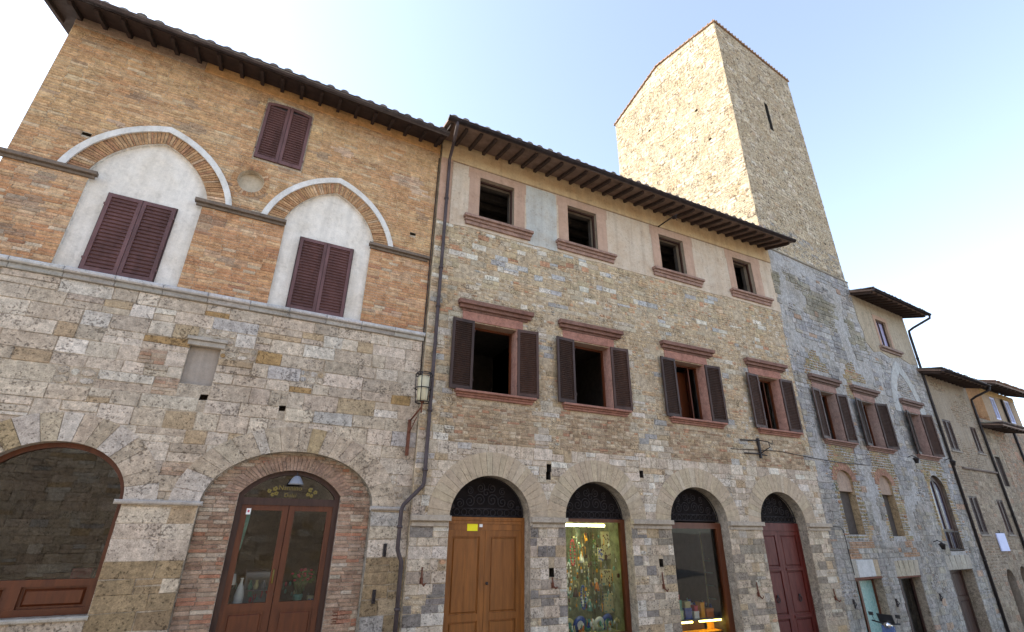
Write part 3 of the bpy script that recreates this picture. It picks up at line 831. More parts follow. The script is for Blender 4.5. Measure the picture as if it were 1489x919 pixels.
mb.f += [tuple(i + base for i in f) for f in ix.f]; mb.m += ix.m; mb.c += ix.c; mb.sm += ix.sm
mb.build('infill_wall', ['mortar', 'brickwork'], A)
D = empty('door', (0, 0, 0)); D.parent = A; D['label'] = 'glazed double shop door in dark brown wood'
fin = seg_pts(-2.185, .76, .44, .365, 22)
mb = MB(); band(mb, opening(fin, -3.0), dloop[:1] and opening(segd, -3.0), .24, .33); mb.box(-2.945, -1.425, .235, .335, .28, .40); mb.build('frame', 'dark_wood', D)
for (a, b) in ((-2.95, -2.19), (-2.18, -1.42)):
    mb = MB(); y = .26
    mb.box(a, a + .10, y, y + .05, -2.95, .28); mb.box(b - .10, b, y, y + .05, -2.95, .28); mb.box(a + .1, b - .1, y + .001, y + .05, .19, .28); mb.box(a + .1, b - .1, y + .001, y + .05, -1.36, -1.24)
    mb.box(a + .1, b - .1, y + .001, y + .05, -2.95, -2.8); mb.box(a + .1, b - .1, y + .02, y + .045, -2.8, -1.36); mb.bevbox(a + .14, b - .14, y + .004, y + .02, -2.1, -1.40, .014); mb.bevbox(a + .14, b - .14, y + .004, y + .02, -2.76, -2.16, .014)
    mb.build('leaf', 'brown_wood', D)
    mb = MB(); mb.add([(a + .1, y + .025, -1.24), (b - .1, y + .025, -1.24), (b - .1, y + .025, .19), (a + .1, y + .025, .19)], [(0, 1, 2, 3)]); mb.build('pane', 'shop_glass', D)
mb = MB(); lp = opening(fin, .40); mb.add([(u, .285, z) for u, z in lp], [orient(t, lp) for t in tessellate_polygon([[Vector((u, z, 0)) for u, z in lp]])]); mb.build('fanlight_pane', 'dark_glass', D)
mb = MB(); mb.tube([(-2.25, .24, -.75), (-2.25, .215, -.75), (-2.25, .215, -.95), (-2.25, .24, -.95)], .012, 8); mb.build('handle', 'gold_letter', D)
shop_room(A, -3.6, -.7, -3.1, 1.2, .46, 3.6, 'dark_room')
mb = MB(); mb.box(-1.20, -.98, .150, .16, -1.61, -1.36); 
for k in range(5): mb.box(-1.18, -1.0, .143, .15, -1.58 + k * .045, -1.56 + k * .045)
mb.build('vent_grille', 'rust', A)
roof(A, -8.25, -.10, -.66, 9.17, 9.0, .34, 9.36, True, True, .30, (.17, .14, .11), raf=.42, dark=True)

# ================================================================== building B : the middle house with four arches
rng = random.Random(23)
B = empty('stone_building', w(FB, 0, 0), FB[2], 'mixed stone and brick house with a pale plastered attic and four round-arched doorways', 'building')
WB1 = [(1.085, 2.215), (3.815, 4.96), (7.17, 8.32), (10.52, 11.52)]; wz0, wz1 = 2.73, 4.39
WB2 = [(1.08, 2.095, .78, 2.42), (3.82, 4.82, 3.50, 5.17), (7.21, 8.22, 6.89, 8.60), (10.46, 11.36, 10.16, 11.78)]; tz0, tz1 = 7.29, 8.62
DB = [(.76, 2.575), (3.45, 5.245), (6.46, 8.38), (9.62, 11.45)]
arcsB = [arc_pts((a + b) / 2, (b - a) / 2, .15, .82, 26) for a, b in DB]
opB = [opening(a, -3.6) for a in arcsB]
putB = [rect(u, u + .12, z, z + .17) for u, z in ((3.0, 1.12), (3.02, -.98), (5.62, 1.12), (5.98, -.85), (2.98, .95))]
mb = MB(); OC = (.30, .25, .18)
slab(mb, rect(-.03, 12.46, -3.7, 9.62), [(rect(a, b, wz0, wz1), .28, 2, None, (.30, .2, .15)) for a, b in WB1] +
     [(rect(a, b, tz0, tz1), .3, 2, None, (.34, .28, .22)) for a, b, _, _ in WB2] +
     [(l, .42, 0, None, (.37, .31, .24)) for l in opB] + [(p, .25, 0, 0, (.06, .05, .04)) for p in putB], 0, (.48, .385, .27))
body(mb, -.03, 12.46, -3.7, 9.6, 9.0, 0, (.34, .28, .2), 1.7)
# attic plaster
L = [(0.30, 6.92)] + [(.3 + i * .5, 6.95 + .06 * noise.noise(Vector((i * .7, 0, 5)))) for i in range(1, 24)] + [(12.455, 6.93), (12.455, 8.87), (.3, 8.87)]
def poly_sheet(mbx, loop, y, mat, col, holes=()): mbx.poly(loop, y, -.0005, mat, col, holes)
poly_sheet(mb, L, -.014, 2, (.52, .43, .335), [rect(a - .0, b + .0, tz0, tz1) for a, b, _, _ in WB2])
gp = [(2.46, 7.10), (2.55, 6.97), (2.72, 6.93), (2.95, 6.975), (3.2, 6.94), (3.44, 6.95), (3.43, 7.6), (3.445, 8.3), (3.42, 8.80), (3.3, 8.855), (2.8, 8.84), (2.47, 8.86), (2.455, 8.2), (2.475, 7.6)]
mb.poly(gp, -.0175, -.013, 2, (.45, .45, .42))
mb.poly([(-.028, 6.98), (.29, 6.95), (.29, 9.05), (-.028, 9.05)], -.014, -.0005, 2, (.46, .30, .22))
mb.bevbox(-.028, 12.455, -.03, -.0005, 8.905, 9.61, .004, 2, (.50, .37, .22))
mb.box(.3, 12.455, -.016, -.0005, 8.872, 8.903, 2, (.25, .17, .11))
def under(u, z):
    for a, b in ((.66, 2.7), (3.35, 5.5), (6.7, 8.95), (10.0, 12.1)):
        if a < u < b and 1.62 < z < 2.58: return True
    return False
def kindB(u, z):
    q = noise.noise(Vector((u * .75, z * 1.1, 1.3))); q2 = noise.noise(Vector((u * 2.1, z * 2.6, 8.1)))
    if under(u, z): return 'brick' if q2 > -.33 else 'rubble'
    if z < 1.75: return 'block' if q2 > -.42 else 'rubble'
    if z < 2.7: return 'block' if q2 > -.15 else 'rubble'
    if noise.noise(Vector((u * 1.7, z * 2.3, 21.))) > .34: return None
    if q2 > .36: return 'brick' if u > .5 else 'block'
    if 5.6 < z < 6.9 and .9 < u < 6.2: return 'block' if q2 > -.12 else 'rubble'
    if u < .5: return 'block' if q2 > 0 else 'brick'
    return 'rubble' if q2 < .14 else 'block'
def colBB(k, u, z, r):
    q = noise.noise(Vector((u * .5, z * .8, 4.4)))
    if k == 'brick':
        if under(u, z): return vary(pick(r, [(4, (.42, .32, .21)), (3, (.35, .26, .17)), (2, (.48, .39, .28)), (1, (.31, .20, .13)), (.4, (.42, .24, .15))]), r, .14)
        return vary(pick(r, [(4, (.50, .36, .22)), (3, (.50, .38, .25)), (1.0, (.48, .27, .16)), (1, (.54, .42, .29))]), r, .14)
    if k == 'rubble':
        return vary(pick(r, [(6, (.52, .40, .255)), (4, (.48, .365, .235)), (3, (.55, .45, .32)), (1.2, (.50, .31, .19)), (.8, (.58, .52, .43)), (.4, (.40, .37, .32))]), r, .11)
    if z < 1.75:
        c = pick(r, TRAV if z < 1.7 else TRAV)
        if z < -.1 and r.random() < .25: c = (.24, .21, .185)
        if u > 5.8 and z < 0: c = tuple(a * .7 + b * .3 for a, b in zip(c, (.42, .33, .2)))
        return vary(c, r, .13)
    if z > 5.4: return vary(pick(r, [(3, (.60, .55, .46)), (1.4, (.43, .42, .40)), (4, (.47, .39, .28)), (3, (.45, .36, .23)), (.5, (.44, .25, .15))]), r, .12)
    return vary(pick(r, [(4, (.46, .39, .29)), (3, (.49, .42, .32)), (1.4, (.37, .35, .32)), (2, (.43, .33, .21)), (1.2, (.58, .52, .43))]), r, .13)
winx = [rect(a - .13, b + .13, wz0 - .15, wz1 + .5) for a, b in WB1]
ringBx = [opening(arc_pts((a + b) / 2, (b - a) / 2 + .25, .17, 1.07), .17) for a, b in DB]
masonry_fill(mb, rng, -.02, 12.45, -3.6, 1.62, (.13, .22), (.16, .5), colBB, opB + ringBx + putB, kindB, mats=(1, 3, 4), jit=.009)
masonry_fill(mb, rng, -.02, 12.45, 1.62, 6.93, (.11, .19), (.16, .46), colBB, winx, kindB, mats=(1, 3, 4), jit=.008)
for (a, b), arc in zip(DB, arcsB):
    voussoirs(mb, rng, arc, arc_pts((a + b) / 2, (b - a) / 2 + .46, .15, 1.30, 26), 24, lambda r, f: vary(pick(r, [(5, (.45, .36, .25)), (3, (.425, .34, .24)), (1, (.48, .395, .29))]), r, .04), (.014, .018), 6)
mb.build('wall', ['mortar', 'travertine', 'attic_plaster', 'brickwork', 'rubble', 'limestone', 'cut_stone'], B)
prev = -.02
for i, (a, b) in enumerate([(-.02, .76), (2.575, 3.45), (5.245, 6.46), (8.38, 9.62), (11.45, 12.46)]):
    mb = MB(); moulding(mb, a + (.06 if i else .04), b - (.04 if i < 4 else .06), -.035, .165, [(.38, .05), (.12, .035), (.5, .11)], 0, (.40, .34, .27)); mb.build('impost', 'cut_stone', B)
wl = ['red stone window leftmost of the four first-floor windows', None, None, None]
sws = [(.06, .12), (.10, .09), (.07, .10), (.08, .06)]
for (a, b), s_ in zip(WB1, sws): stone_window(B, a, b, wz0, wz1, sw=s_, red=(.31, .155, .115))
for (a, b), dk in zip(WB1[2:], (.55, .2)):
    mb = MB(); mb.obox((b - .22, .46, (wz0 + wz1) / 2), (.02, 0, 0), (.10, .17, 0), (0, 0, .80)); mb.obox((a + (b - a) * dk + .1, .62, (wz0 + wz1) / 2 - .05), (.25, 0, 0), (0, .02, 0), (0, 0, .78)); mb.build('inner_shutter', 'brown_wood', B)
for a, b, c, d in WB2: attic_window(B, a, b, tz0, tz1, c, d, 8.86)
for (a, b) in WB1 + [(x[0], x[1]) for x in WB2]:
    zz = (wz0, wz1) if (a, b) in WB1 else (tz0, tz1)
    mb = MB(); y0 = .285 if zz[0] == wz0 else .305
    room(mb, a - .8, b + .8, zz[0] - .9, zz[1] + .4, y0 + .12, y0 + 3.0)
    lp = rect(a - .8, b + .8, zz[0] - .9, zz[1] + .4); hp = rect(a, b, *zz)
    tr = tessellate_polygon([[Vector((u, z, 0)) for u, z in lp], [Vector((u, z, 0)) for u, z in hp]]); al = lp + hp
    mb.add([(u, y0 + .12, z) for u, z in al], [orient(t, al) for t in tr]); mb.add([(u, y0, z) for u, z in hp] + [(u, y0 + .12, z) for u, z in hp], [(i, 4 + i, 4 + (i + 1) % 4, (i + 1) % 4) for i in range(4)])
    if y0 > .3:
        for q in range(6): mb.box(a - .8, b + .8, y0 + .25 + q * .45, y0 + .37 + q * .45, zz[1] + .18, zz[1] + .38)
    mb.build('interior', 'dark_room', B)

# doorways -------------------------------------------------------------
def fanlight(parent, a, b, y, dark='dark_room'):
    c, h = (a + b) / 2, (b - a) / 2
    scroll_grille(parent, c, h - .01, .15, .81, y)
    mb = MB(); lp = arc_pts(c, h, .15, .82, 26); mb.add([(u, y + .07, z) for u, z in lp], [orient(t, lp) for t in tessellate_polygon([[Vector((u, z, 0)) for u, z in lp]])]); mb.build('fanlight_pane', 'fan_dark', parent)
def door_room(a, b, mat, deep=2.2, y=.40, top=1.05):
    mb = MB(); room(mb, a - .05, b + .05, -3.6, top, y + .03, y + deep); mb.build('interior', mat, B)
# D1 oak double door
a, b = DB[0]; D = empty('door', (0, 0, 0)); D.parent = B; D['label'] = 'honey brown oak double door with tall panels'
mb = MB(); mb.box(a, b, .26, .36, .02, .15); mb.box(a, a + .07, .26, .36, -3.0, .02); mb.box(b - .07, b, .26, .36, -3.0, .02); mb.bevbox(a + .07, b - .07, .245, .30, .075, .115, .01); mb.build('frame', 'oak_door', D)
mid = (a + b) / 2
for l, r_ in ((a + .07, mid - .003), (mid + .003, b - .07)):
    mb = MB(); panel_leaf(mb, l, r_, -2.95, -.10, .28, [-1.66], .12); q = (l + r_) / 2
    mb.box(q - .003, q + .003, .283, .2865, -1.55, -.26); mb.build('leaf', 'oak_door', D)
mb = MB(); mb.box(a + .07, b - .07, .275, .33, -.097, .018); mb.build('top_rail', 'oak_door', D)
mb = MB(); mb.lathe((0, 0, 0), [(.028, 0), (.03, .02), (.015, .03)], 12); 
mb.v = [(x + mid + .06, .28 - z, y - 1.08) for x, y, z in mb.v]; mb.build('knob', 'iron', D)
fanlight(D, a, b, .29); door_room(a, b, 'dark_room', 1.2)
# D2 craft shop window
a, b = DB[1]; D = empty('shop_window', (0, 0, 0)); D.parent = B
mb = MB(); mb.box(a, b, .25, .36, .09, .16); mb.box(b - .11, b, .25, .36, -3.4, .09); mb.box(a, a + .03, .25, .36, -3.4, .09); mb.box(a + .03, b - .11, .25, .36, -2.25, -2.12); mb.box(a + .03, b - .11, .28, .36, -3.4, -2.25); mb.build('frame', 'brown_wood', D)
mb = MB(); mb.add([(a + .03, .31, -2.12), (b - .11, .31, -2.12), (b - .11, .31, .09), (a + .03, .31, .09)], [(0, 1, 2, 3)]); mb.build('pane', 'shop_glass', D)
fanlight(D, a, b, .29); door_room(a, b, 'shop_back', 1.5)
# D3 gift shop window
a, b = DB[2]; D = empty('shop_window', (0, 0, 0)); D.parent = B
mb = MB(); mb.box(a, b, .25, .36, -.02, .12); mb.box(b - .18, b, .25, .36, -3.4, -.02); mb.box(a, a + .03, .25, .36, -3.4, -.02); mb.box(a + .03, b - .18, .26, .36, -3.4, -2.75); mb.build('frame', 'brown_wood', D)
mb = MB(); mb.add([(a + .03, .31, -2.75), (b - .18, .31, -2.75), (b - .18, .31, -.02), (a + .03, .31, -.02)], [(0, 1, 2, 3)]); mb.build('pane', 'shop_glass', D)
fanlight(D, a, b, .29); door_room(a, b, 'dark_room', 2.6)
# D4 dark red double door
a, b = DB[3]; D = empty('door', (0, 0, 0)); D.parent = B; D['label'] = 'dark red double door with ring knockers'
mb = MB(); mb.box(a, b, .26, .36, -.05, .15); mb.box(a, a + .06, .26, .36, -3.3, -.05); mb.box(b - .06, b, .26, .36, -3.3, -.05); mb.build('frame', 'red_door', D)
mid = (a + b) / 2
for l, r_ in ((a + .06, mid - .003), (mid + .003, b - .06)):
    mb = MB(); panel_leaf(mb, l, r_, -3.3, -.053, .28, [-1.0, -2.12], .11)
    for zz in (-1.0, -2.12): mb.bevbox(l + .09, r_ - .09, .255, .282, zz - .045, zz + .015, .008)
    mb.build('leaf', 'red_door', D)
    uc = (l + r_) / 2; k = MB(); k.tube([(uc + .055 * math.cos(t), .262, -1.72 + .065 * math.sin(t)) for t in [2 * math.pi * q / 14 for q in range(14)]], .011, 6, closed=True)
    k.obox((uc, .27, -1.64), (.025, 0, 0), (0, .012, 0), (0, 0, .03)); k.build('knocker', 'iron', D)
fanlight(D, a, b, .29); door_room(a, b, 'dark_room', 1.2)
roof(B, -.20, 12.45, -.98, 9.29, 9.0, .28, 9.5, True, True, .30, (.185, .15, .12), raf=.40)
# downpipe with swan necks at the joint with the brick building
mb = MB(); mb.tube([(.02, -1.05, 9.2), (.02, -1.04, 9.08), (.10, -.55, 8.92), (.16, -.10, 8.82), (.17, -.075, 8.7), (.17, -.075, .78), (.15, -.08, .70), (-.20, -.09, .34), (-.235, -.085, .24), (-.235, -.08, -.42), (-.20, -.075, -.52), (-.14, -.07, -.64), (-.135, -.07, -2.9)], .040, 10)
for z in (7.6, 5.6, 4.6, 2.2, 1.0, -.05, -1.4): 
    x = .17 if z > .8 else (-.235 if z > -.4 else -.135); mb.tube([(x, -.076, z - .025), (x, -.076, z + .025)], .056, 10)
mb.build('downpipe', 'copper_pipe', B)

# ================================================================== building C : grey stone house under the tower
rng = random.Random(37)
C = empty('grey_stone_building', w(FC, 0, 0), FC[2], 'blue-grey weathered stone house with blocked pointed arches, at the foot of the tower', 'building')
WC = [(1.14, 2.16), (3.77, 4.79), (7.40, 8.38)]
N1 = opening(arc_pts(1.475, .47, 1.42, .34, 14), -.13); N2 = opening(arc_pts(4.04, .42, 1.42, .32, 14), -.17); N3 = opening(arc_pts(8.03, .64, 1.35, .62, 16), -.66)
GC = [(.70, 2.22, -1.30), (3.19, 4.68, -1.34), (6.84, 8.78, -1.25)]
topC = [(-.10, 9.55), (5.50, 9.55), (5.50, 9.03), (9.90, 9.03)]
mb = MB()
slab(mb, [(-.10, -3.9)] + topC + [(9.9, -3.9)], [(rect(a, b, 2.68, 4.33), .28, 2, None, (.28, .22, .18)) for a, b in WC] +
     [(rect(7.02, 7.90, 7.03, 8.28), .14, 2, None, (.4, .3, .22)), (N1, .22, 4, 7, (.36, .26, .15)), (N2, .22, 4, 7, (.36, .26, .15)), (N3, .2, 0, None, (.17, .13, .10))] +
     [(rect(a, b, -3.89, t), .42, 0, None, (.33, .27, .20)) for a, b, t in GC], 0, (.39, .375, .36))
body(mb, -.10, 9.90, -3.9, 9.0, 9.0, 0, (.3, .27, .22), 1.6)
gothC = [gothic_pts(1.48, .86, 4.86, .96, 8), gothic_pts(3.95, .84, 4.86, .92, 8)]
spC = [span_of([(g_[0][0], 4.3)] + g_ + [(g_[-1][0], 4.3)]) for g_ in gothC]
bandI = gothic_pts(7.78, .84, 4.3, 1.72, 12); bandO = gothic_pts(7.78, 1.30, 4.3, 2.24, 12)
spI, spO = span_of(bandI), span_of(bandO)
def ochre(u, z):
    for s_ in spC:
        q = s_(z)
        if q and q[0] < u < q[1]: return 1
    if z < 2.6 and z > -.3:
        for a, b in ((.80, 2.35), (3.42, 4.95), (7.1, 8.95)):
            if a < u < b: return 2
    if z <= -.3 and z > -1.3:
        for a, b in ((.80, 2.25), (3.3, 4.85), (6.9, 8.8)):
            if a < u < b: return 3
    return 0
def kindC(u, z):
    q2 = noise.noise(Vector((u * 1.9, z * 2.2, 5.1)))
    if u > 5.5 and z > 6.6 + .35 * noise.noise(Vector((u, 0, 2))) : return None
    qo, qi = spO(z), spI(z)
    if qo and qo[0] < u < qo[1] and not (qi and qi[0] < u < qi[1]): return None
    if qi and qi[0] < u < qi[1] and z > 4.9: return 'rubble'
    o_ = ochre(u, z)
    if o_ == 1: return 'rubble' if q2 > -.1 else 'brick'
    if o_ == 2: return 'rubble' if q2 < .2 else 'brick'
    if o_ == 3: return 'brick' if q2 > .05 else 'block'
    if noise.noise(Vector((u * 1.1, z * .8, 15.))) > .10 and z > -.3: return None
    return 'block' if q2 > -.3 else 'rubble'
def colC(k, u, z, r):
    o_ = ochre(u, z)
    if o_ in (1, 2): return vary(pick(r, [(4, (.36, .27, .145)), (3, (.32, .24, .145)), (2, (.29, .25, .135)), (.6, (.36, .2, .12))]), r, .10)
    if k == 'brick': return vary((.34, .22, .14), r, .2)
    c = pick(r, [(5, (.36, .345, .335)), (3, (.32, .31, .31)), (2, (.41, .39, .37)), (1.6, (.38, .34, .28)), (.6, (.28, .27, .27)), (.8, (.47, .44, .41))])
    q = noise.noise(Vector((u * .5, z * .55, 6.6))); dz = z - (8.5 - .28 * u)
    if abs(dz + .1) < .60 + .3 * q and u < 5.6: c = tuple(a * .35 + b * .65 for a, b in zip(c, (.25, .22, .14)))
    if z < 1.2: c = tuple(a * .6 + b * .4 for a, b in zip(c, (.33, .29, .23)))
    if r.random() < .025: c = (.42, .30, .22)
    return vary(c, r, .08)
exC = [rect(a - .13, b + .13, 2.53, 4.83) for a, b in WC] + [N1, N2, N3, rect(6.95, 7.97, 6.9, 8.35)] + [rect(a, b, -3.9, t) for a, b, t in GC] + [rect(a, b, t + .001, t + .46) for a, b, t in GC]
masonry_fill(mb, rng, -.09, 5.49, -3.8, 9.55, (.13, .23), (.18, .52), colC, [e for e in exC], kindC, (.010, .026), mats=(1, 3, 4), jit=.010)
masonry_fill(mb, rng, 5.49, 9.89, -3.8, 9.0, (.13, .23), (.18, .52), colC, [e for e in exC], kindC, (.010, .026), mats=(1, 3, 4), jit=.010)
PL = [(5.52, 9.02), (5.52, 7.9), (5.7, 7.4), (5.62, 7.0), (6.1, 6.62), (6.7, 6.75), (7.4, 6.60), (8.3, 6.78), (9.1, 6.62), (9.88, 6.7), (9.88, 9.02)]
mb.poly(PL, -.018, -.0005, 2, (.37, .31, .23), [rect(7.02, 7.90, 7.03, 8.28)])
band(mb, bandI, bandO, -.024, -.0005, 2, (.42, .42, .41))
for a, b, t in GC:
    cc = {0.70: (.50, .50, .49), 3.19: (.38, .33, .25), 6.84: (.38, .34, .28)}[a]
    n_ = 1 if a == .70 else 5
    if n_ == 1:
        mb.bevbox(a + .28, b - .3, -.03, .0, t + .03, t + .48, .01, 6, cc); mb.bevbox(a, a + .27, -.02, 0, t + .03, t + .48, .01, 6, (.36, .33, .28)); mb.bevbox(b - .29, b, -.02, 0, t + .03, t + .48, .01, 6, (.40, .32, .22))
    else:
        for i in range(n_):
            x0 = a + (b - a) * i / n_; x1 = a + (b - a) * (i + 1) / n_ - .012
            sk = (i + .5 - n_ / 2) * .05
            mb.poly([(x0 + .004, t + .02), (x1, t + .02), (x1 + sk, t + .46), (x0 + sk + .004, t + .46)], -.02, 0, 6, vary(cc, rng, .06))
# brick rings of the little niches
for c_, h_, zs_, ri_, n_ in ((1.475, .47, 1.42, .34, 14), (4.04, .42, 1.42, .32, 13)):
    voussoirs(mb, rng, arc_pts(c_, h_, zs_, ri_, 14), arc_pts(c_, h_ + .25, zs_, ri_ + .25, 14), n_ + 6, lambda r, f: vary((.34, .19, .13), r, .12), (.016, .022), 3, .01)
mb.build('wall', ['mortar', 'limestone', 'old_plaster', 'brickwork', 'rubble', 'cut_stone', 'cut_stone', 'dark_room'], C)
mb = MB(); mb.bevbox(-.10, 5.52, -.05, .3, 9.552, 9.62, .02, 0, (.27, .24, .20)); mb.build('ledge', 'cut_stone', C)
for (a, b), s_, rd in zip(WC, ((.1, .12), (.16, .3), (.22, .34)), ((.25, .155, .125), (.25, .155, .125), (.26, .16, .13))):
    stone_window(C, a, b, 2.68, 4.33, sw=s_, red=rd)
    mb = MB(); room(mb, a - .05, b + .05, 2.5, 4.5, .30, 2.2); mb.build('interior', 'dark_room', C)
# attic window with a small moulded sill and a pale blind behind the glass
o = empty('window', (0, 0, 0)); o.parent = C
mb = MB(); mb.poly(rect(6.86, 8.06, 7.0, 8.46), -.03, -.0185, 0, (.40, .27, .2), [rect(7.02, 7.90, 7.03, 8.28)]); mb.build('surround', 'plaster', o)
mb = MB(); mb.box(7.02, 7.07, .06, .12, 7.03, 8.28); mb.box(7.85, 7.9, .06, .12, 7.03, 8.28); mb.box(7.07, 7.85, .061, .119, 8.23, 8.28); mb.box(7.44, 7.48, .062, .118, 7.03, 8.23); mb.build('frame', 'dark_wood', o)
mb = MB(); mb.add([(7.07, .11, 7.03), (7.85, .11, 7.03), (7.85, .11, 8.23), (7.07, .11, 8.23)], [(0, 1, 2, 3)]); mb.build('curtain', 'curtain', o)
mb = MB(); moulding(mb, 6.75, 8.35, 6.80, 7.0, [(.5, .08), (.5, .16)], 0, (.25, .18, .15)); mb.build('sill', 'red_stone', o)
# niches: plastered heads and dark slit windows
for N, c_, h_ in ((N1, 1.475, .47), (N2, 4.04, .42)):
    mb = MB(); ar = arc_pts(c_, h_, 1.42, .34 if h_ > .45 else .32, 14); lp = [(c_ - h_, 1.12)] + ar + [(c_ + h_, 1.12)]
    mb.poly(lp, .07, .215, 0, (.34, .25, .19)); mb.build('niche_infill', 'old_plaster', C)
# tall glazed window
o = empty('window', (0, 0, 0)); o.parent = C; c_ = 8.03
mb = MB(); fi = arc_pts(c_, .44, 1.33, .45, 16); band(mb, opening(fi, -.64), opening(arc_pts(c_, .64, 1.35, .62, 16), -.64), .10, .17)
mb.box(c_ - .07, c_ + .07, .101, .169, -.6, 1.75); mb.box(c_ - .56, c_ + .56, .099, .168, .0, .07); mb.box(c_ - .6, c_ + .6, .098, .172, -.65, -.56); mb.build('frame', 'dark_wood', o)
mb = MB(); lp = opening(fi, -.6); mb.add([(u, .14, z) for u, z in lp], [orient(t, lp) for t in tessellate_polygon([[Vector((u, z, 0)) for u, z in lp]])]); mb.build('pane', 'blue_pane', o)
mb = MB()
for k in range(8): mb.box(c_ - .55 + k * .155, c_ - .535 + k * .155, .02, .035, -.62, -.02)
mb.box(c_ - .62, c_ + .62, .018, .037, -.03, .0); mb.box(c_ - .62, c_ + .62, .018, .037, -.63, -.60); mb.build('railing', 'iron', o)
# ground-floor doors
def tall_glazed(a, b, t, leafm, panem, lab=None):
    o = empty('door', (0, 0, 0)); o.parent = C
    if lab: o['label'] = lab
    mb = MB(); mb.box(a, b, .24, .33, t - .10, t); mb.box(a, a + .06, .24, .33, -3.6, t - .1); mb.box(b - .06, b, .24, .33, -3.6, t - .1); m_ = (a + b) / 2 - .12; mb.box(m_ - .05, m_ + .05, .235, .335, -3.6, t - .1); mb.build('frame', leafm, o)
    for l, r_ in ((a + .06, m_ - .05), (m_ + .05, b - .06)):
        mb = MB(); mb.box(l, r_, .26, .31, -3.6, -3.0); mb.build('panel', leafm, o)
        mb = MB(); mb.add([(l, .28, -3.0), (r_, .28, -3.0), (r_, .28, t - .1), (l, .28, t - .1)], [(0, 1, 2, 3)]); mb.build('pane', panem, o)
    mb = MB(); room(mb, a, b, -3.7, t, .45, 1.8); mb.build('interior', 'dark_room', o)
tall_glazed(*GC[0], 'brown_wood', 'pale_pane', 'brown framed door with pale green curtained panes')
tall_glazed(*GC[1], 'dark_wood', 'dark_glass')
o = empty('door', (0, 0, 0)); o.parent = C; a, b, t = GC[2]
mb = MB(); panel_leaf(mb, a, (a + b) / 2, -3.7, t, .34, [-2.2], .12); panel_leaf(mb, (a + b) / 2, b, -3.7, t, .34, [-2.2], .12); mb.build('leaf', 'dark_wood', o)
for a, b, t in GC[:2]:
    mb = MB(); mb.bevbox(a - .04, b + .04, -.02, .25, t - .03, t + .026, .008); mb.build('lintel_board', 'rust', C)
roof(C, 5.42, 10.25, -.82, 8.93, 9.0, .30, 9.05, True, True, .215, (.17, .14, .115), raf=.42)
mb = MB(); mb.tube([(10.22, -.90, 8.86), (10.21, -.88, 8.72), (10.0, -.25, 8.42), (9.93, -.08, 8.3), (9.92, -.07, 8.1), (9.92, -.07, -3.3)], .05, 10)
for z in (7.0, 4.9, 3.0, 1.0, -1.0): mb.tube([(9.92, -.07, z - .03), (9.92, -.07, z + .03)], .06, 10)
mb.build('downpipe', 'iron', C)

# ================================================================== the tower
rng = random.Random(51)
T = empty('stone_tower', w(FT, 0, .02), FT[2], 'tall square medieval stone tower with its left face in full sun', 'tower')
u0, u1, Dp = -.13, 5.97, 6.62; zb = 8.6; zt = 21.75
slit = rect(2.72, 3.02, 16.75, 18.4)
sidetop = [(0, zt), (3.4, 22.25), (Dp, 20.9)]
tp = [rect(u, u + .10, z, z + .09) for u, z in ((1.2, 20.2), (4.6, 17.2), (1.8, 14.6), (4.6, 14.2), (3.4, 12.4), (5.0, 11.4))]
mb = MB()
slab(mb, [(u0, zb), (u0, zt), (u1, zt), (u1, zb)], [(slit, .5, 0, 0, (.05, .045, .04))] + [(p, .3, 0, 0, (.08, .07, .06)) for p in tp], 0, (.44, .37, .265))
def colT(k, u, z, r):
    if z < 11 and r.random() < .3: return vary((.36, .33, .29), r, .1)
    return vary(pick(r, [(5, (.50, .415, .295)), (4, (.46, .38, .275)), (3, (.54, .46, .34)), (1.2, (.40, .33, .245)), (.8, (.46, .35, .23)), (.8, (.56, .49, .39))]), r, .08)
masonry_fill(mb, rng, u0 + .01, u1 - .01, 9.5, zt - .04, (.12, .19), (.14, .36), colT, [slit] + tp, lambda u, z: 'rubble' if noise.noise(Vector((u * 1.5, z * 1.5, 0))) < .12 else 'block', (.006, .020), mats=(1, 1, 1), jit=.010)
# left face: built in its own plane, s runs from back to front
lf = MB(xf=lambda s_, y, z: (u0 + y, Dp - s_, z))
Ltop = [(0, 20.9), (Dp - 3.4, 22.25), (Dp, zt)]
tl = [rect(s_, s_ + .14, z, z + .12) for s_, z in ((2.2, 18.6), (5.3, 15.6), (4.9, 17.6))]
slab(lf, [(0, zb)] + Ltop + [(Dp, zb)], [(p, .3, 0, 0, (.2, .16, .10)) for p in tl], 0, (.44, .37, .265))
def roof_excl(z): 
    return None
masonry_fill(lf, rng, .01, Dp - .01, 11.0, 20.9, (.12, .19), (.14, .36), colT, tl, lambda u, z: 'rubble' if noise.noise(Vector((u * 1.5, z * 1.5, 9))) < .12 else 'block', (.006, .020), mats=(1, 1, 1), jit=.010)
zz = 20.9
while zz < 22.1:
    # courses inside the low gable
    a = (zz + .2 - 20.9) / (22.25 - 20.9) * (Dp - 3.4); b = Dp - .01 if zz + .2 < zt else Dp - 3.4 + (22.25 - zz - .2) / (22.25 - zt) * 3.4
    x = a
    while x < b - .1:
        wl = rng.uniform(.2, .5); wl = b - x if b - x - wl < .12 else wl
        stone(lf, rng, x + .004, x + wl - .004, x + .004, x + wl - .004, zz + .004, zz + .19, (.008, .02), .008, 1, colT('', x, zz, rng)); x += wl
    zz += .2
for attr in ('f',):
    bse = len(mb.v); mb.v += lf.v; mb.f += [tuple(i + bse for i in f) for f in lf.f]; mb.m += lf.m; mb.c += lf.c; mb.sm += lf.sm
mb.add([(u1, 0, zb), (u1, Dp, zb), (u1, Dp, 20.9), (u1, 3.4, 22.25), (u1, 0, zt)], [(0, 1, 2, 3, 4)], 0, (.4, .345, .25))
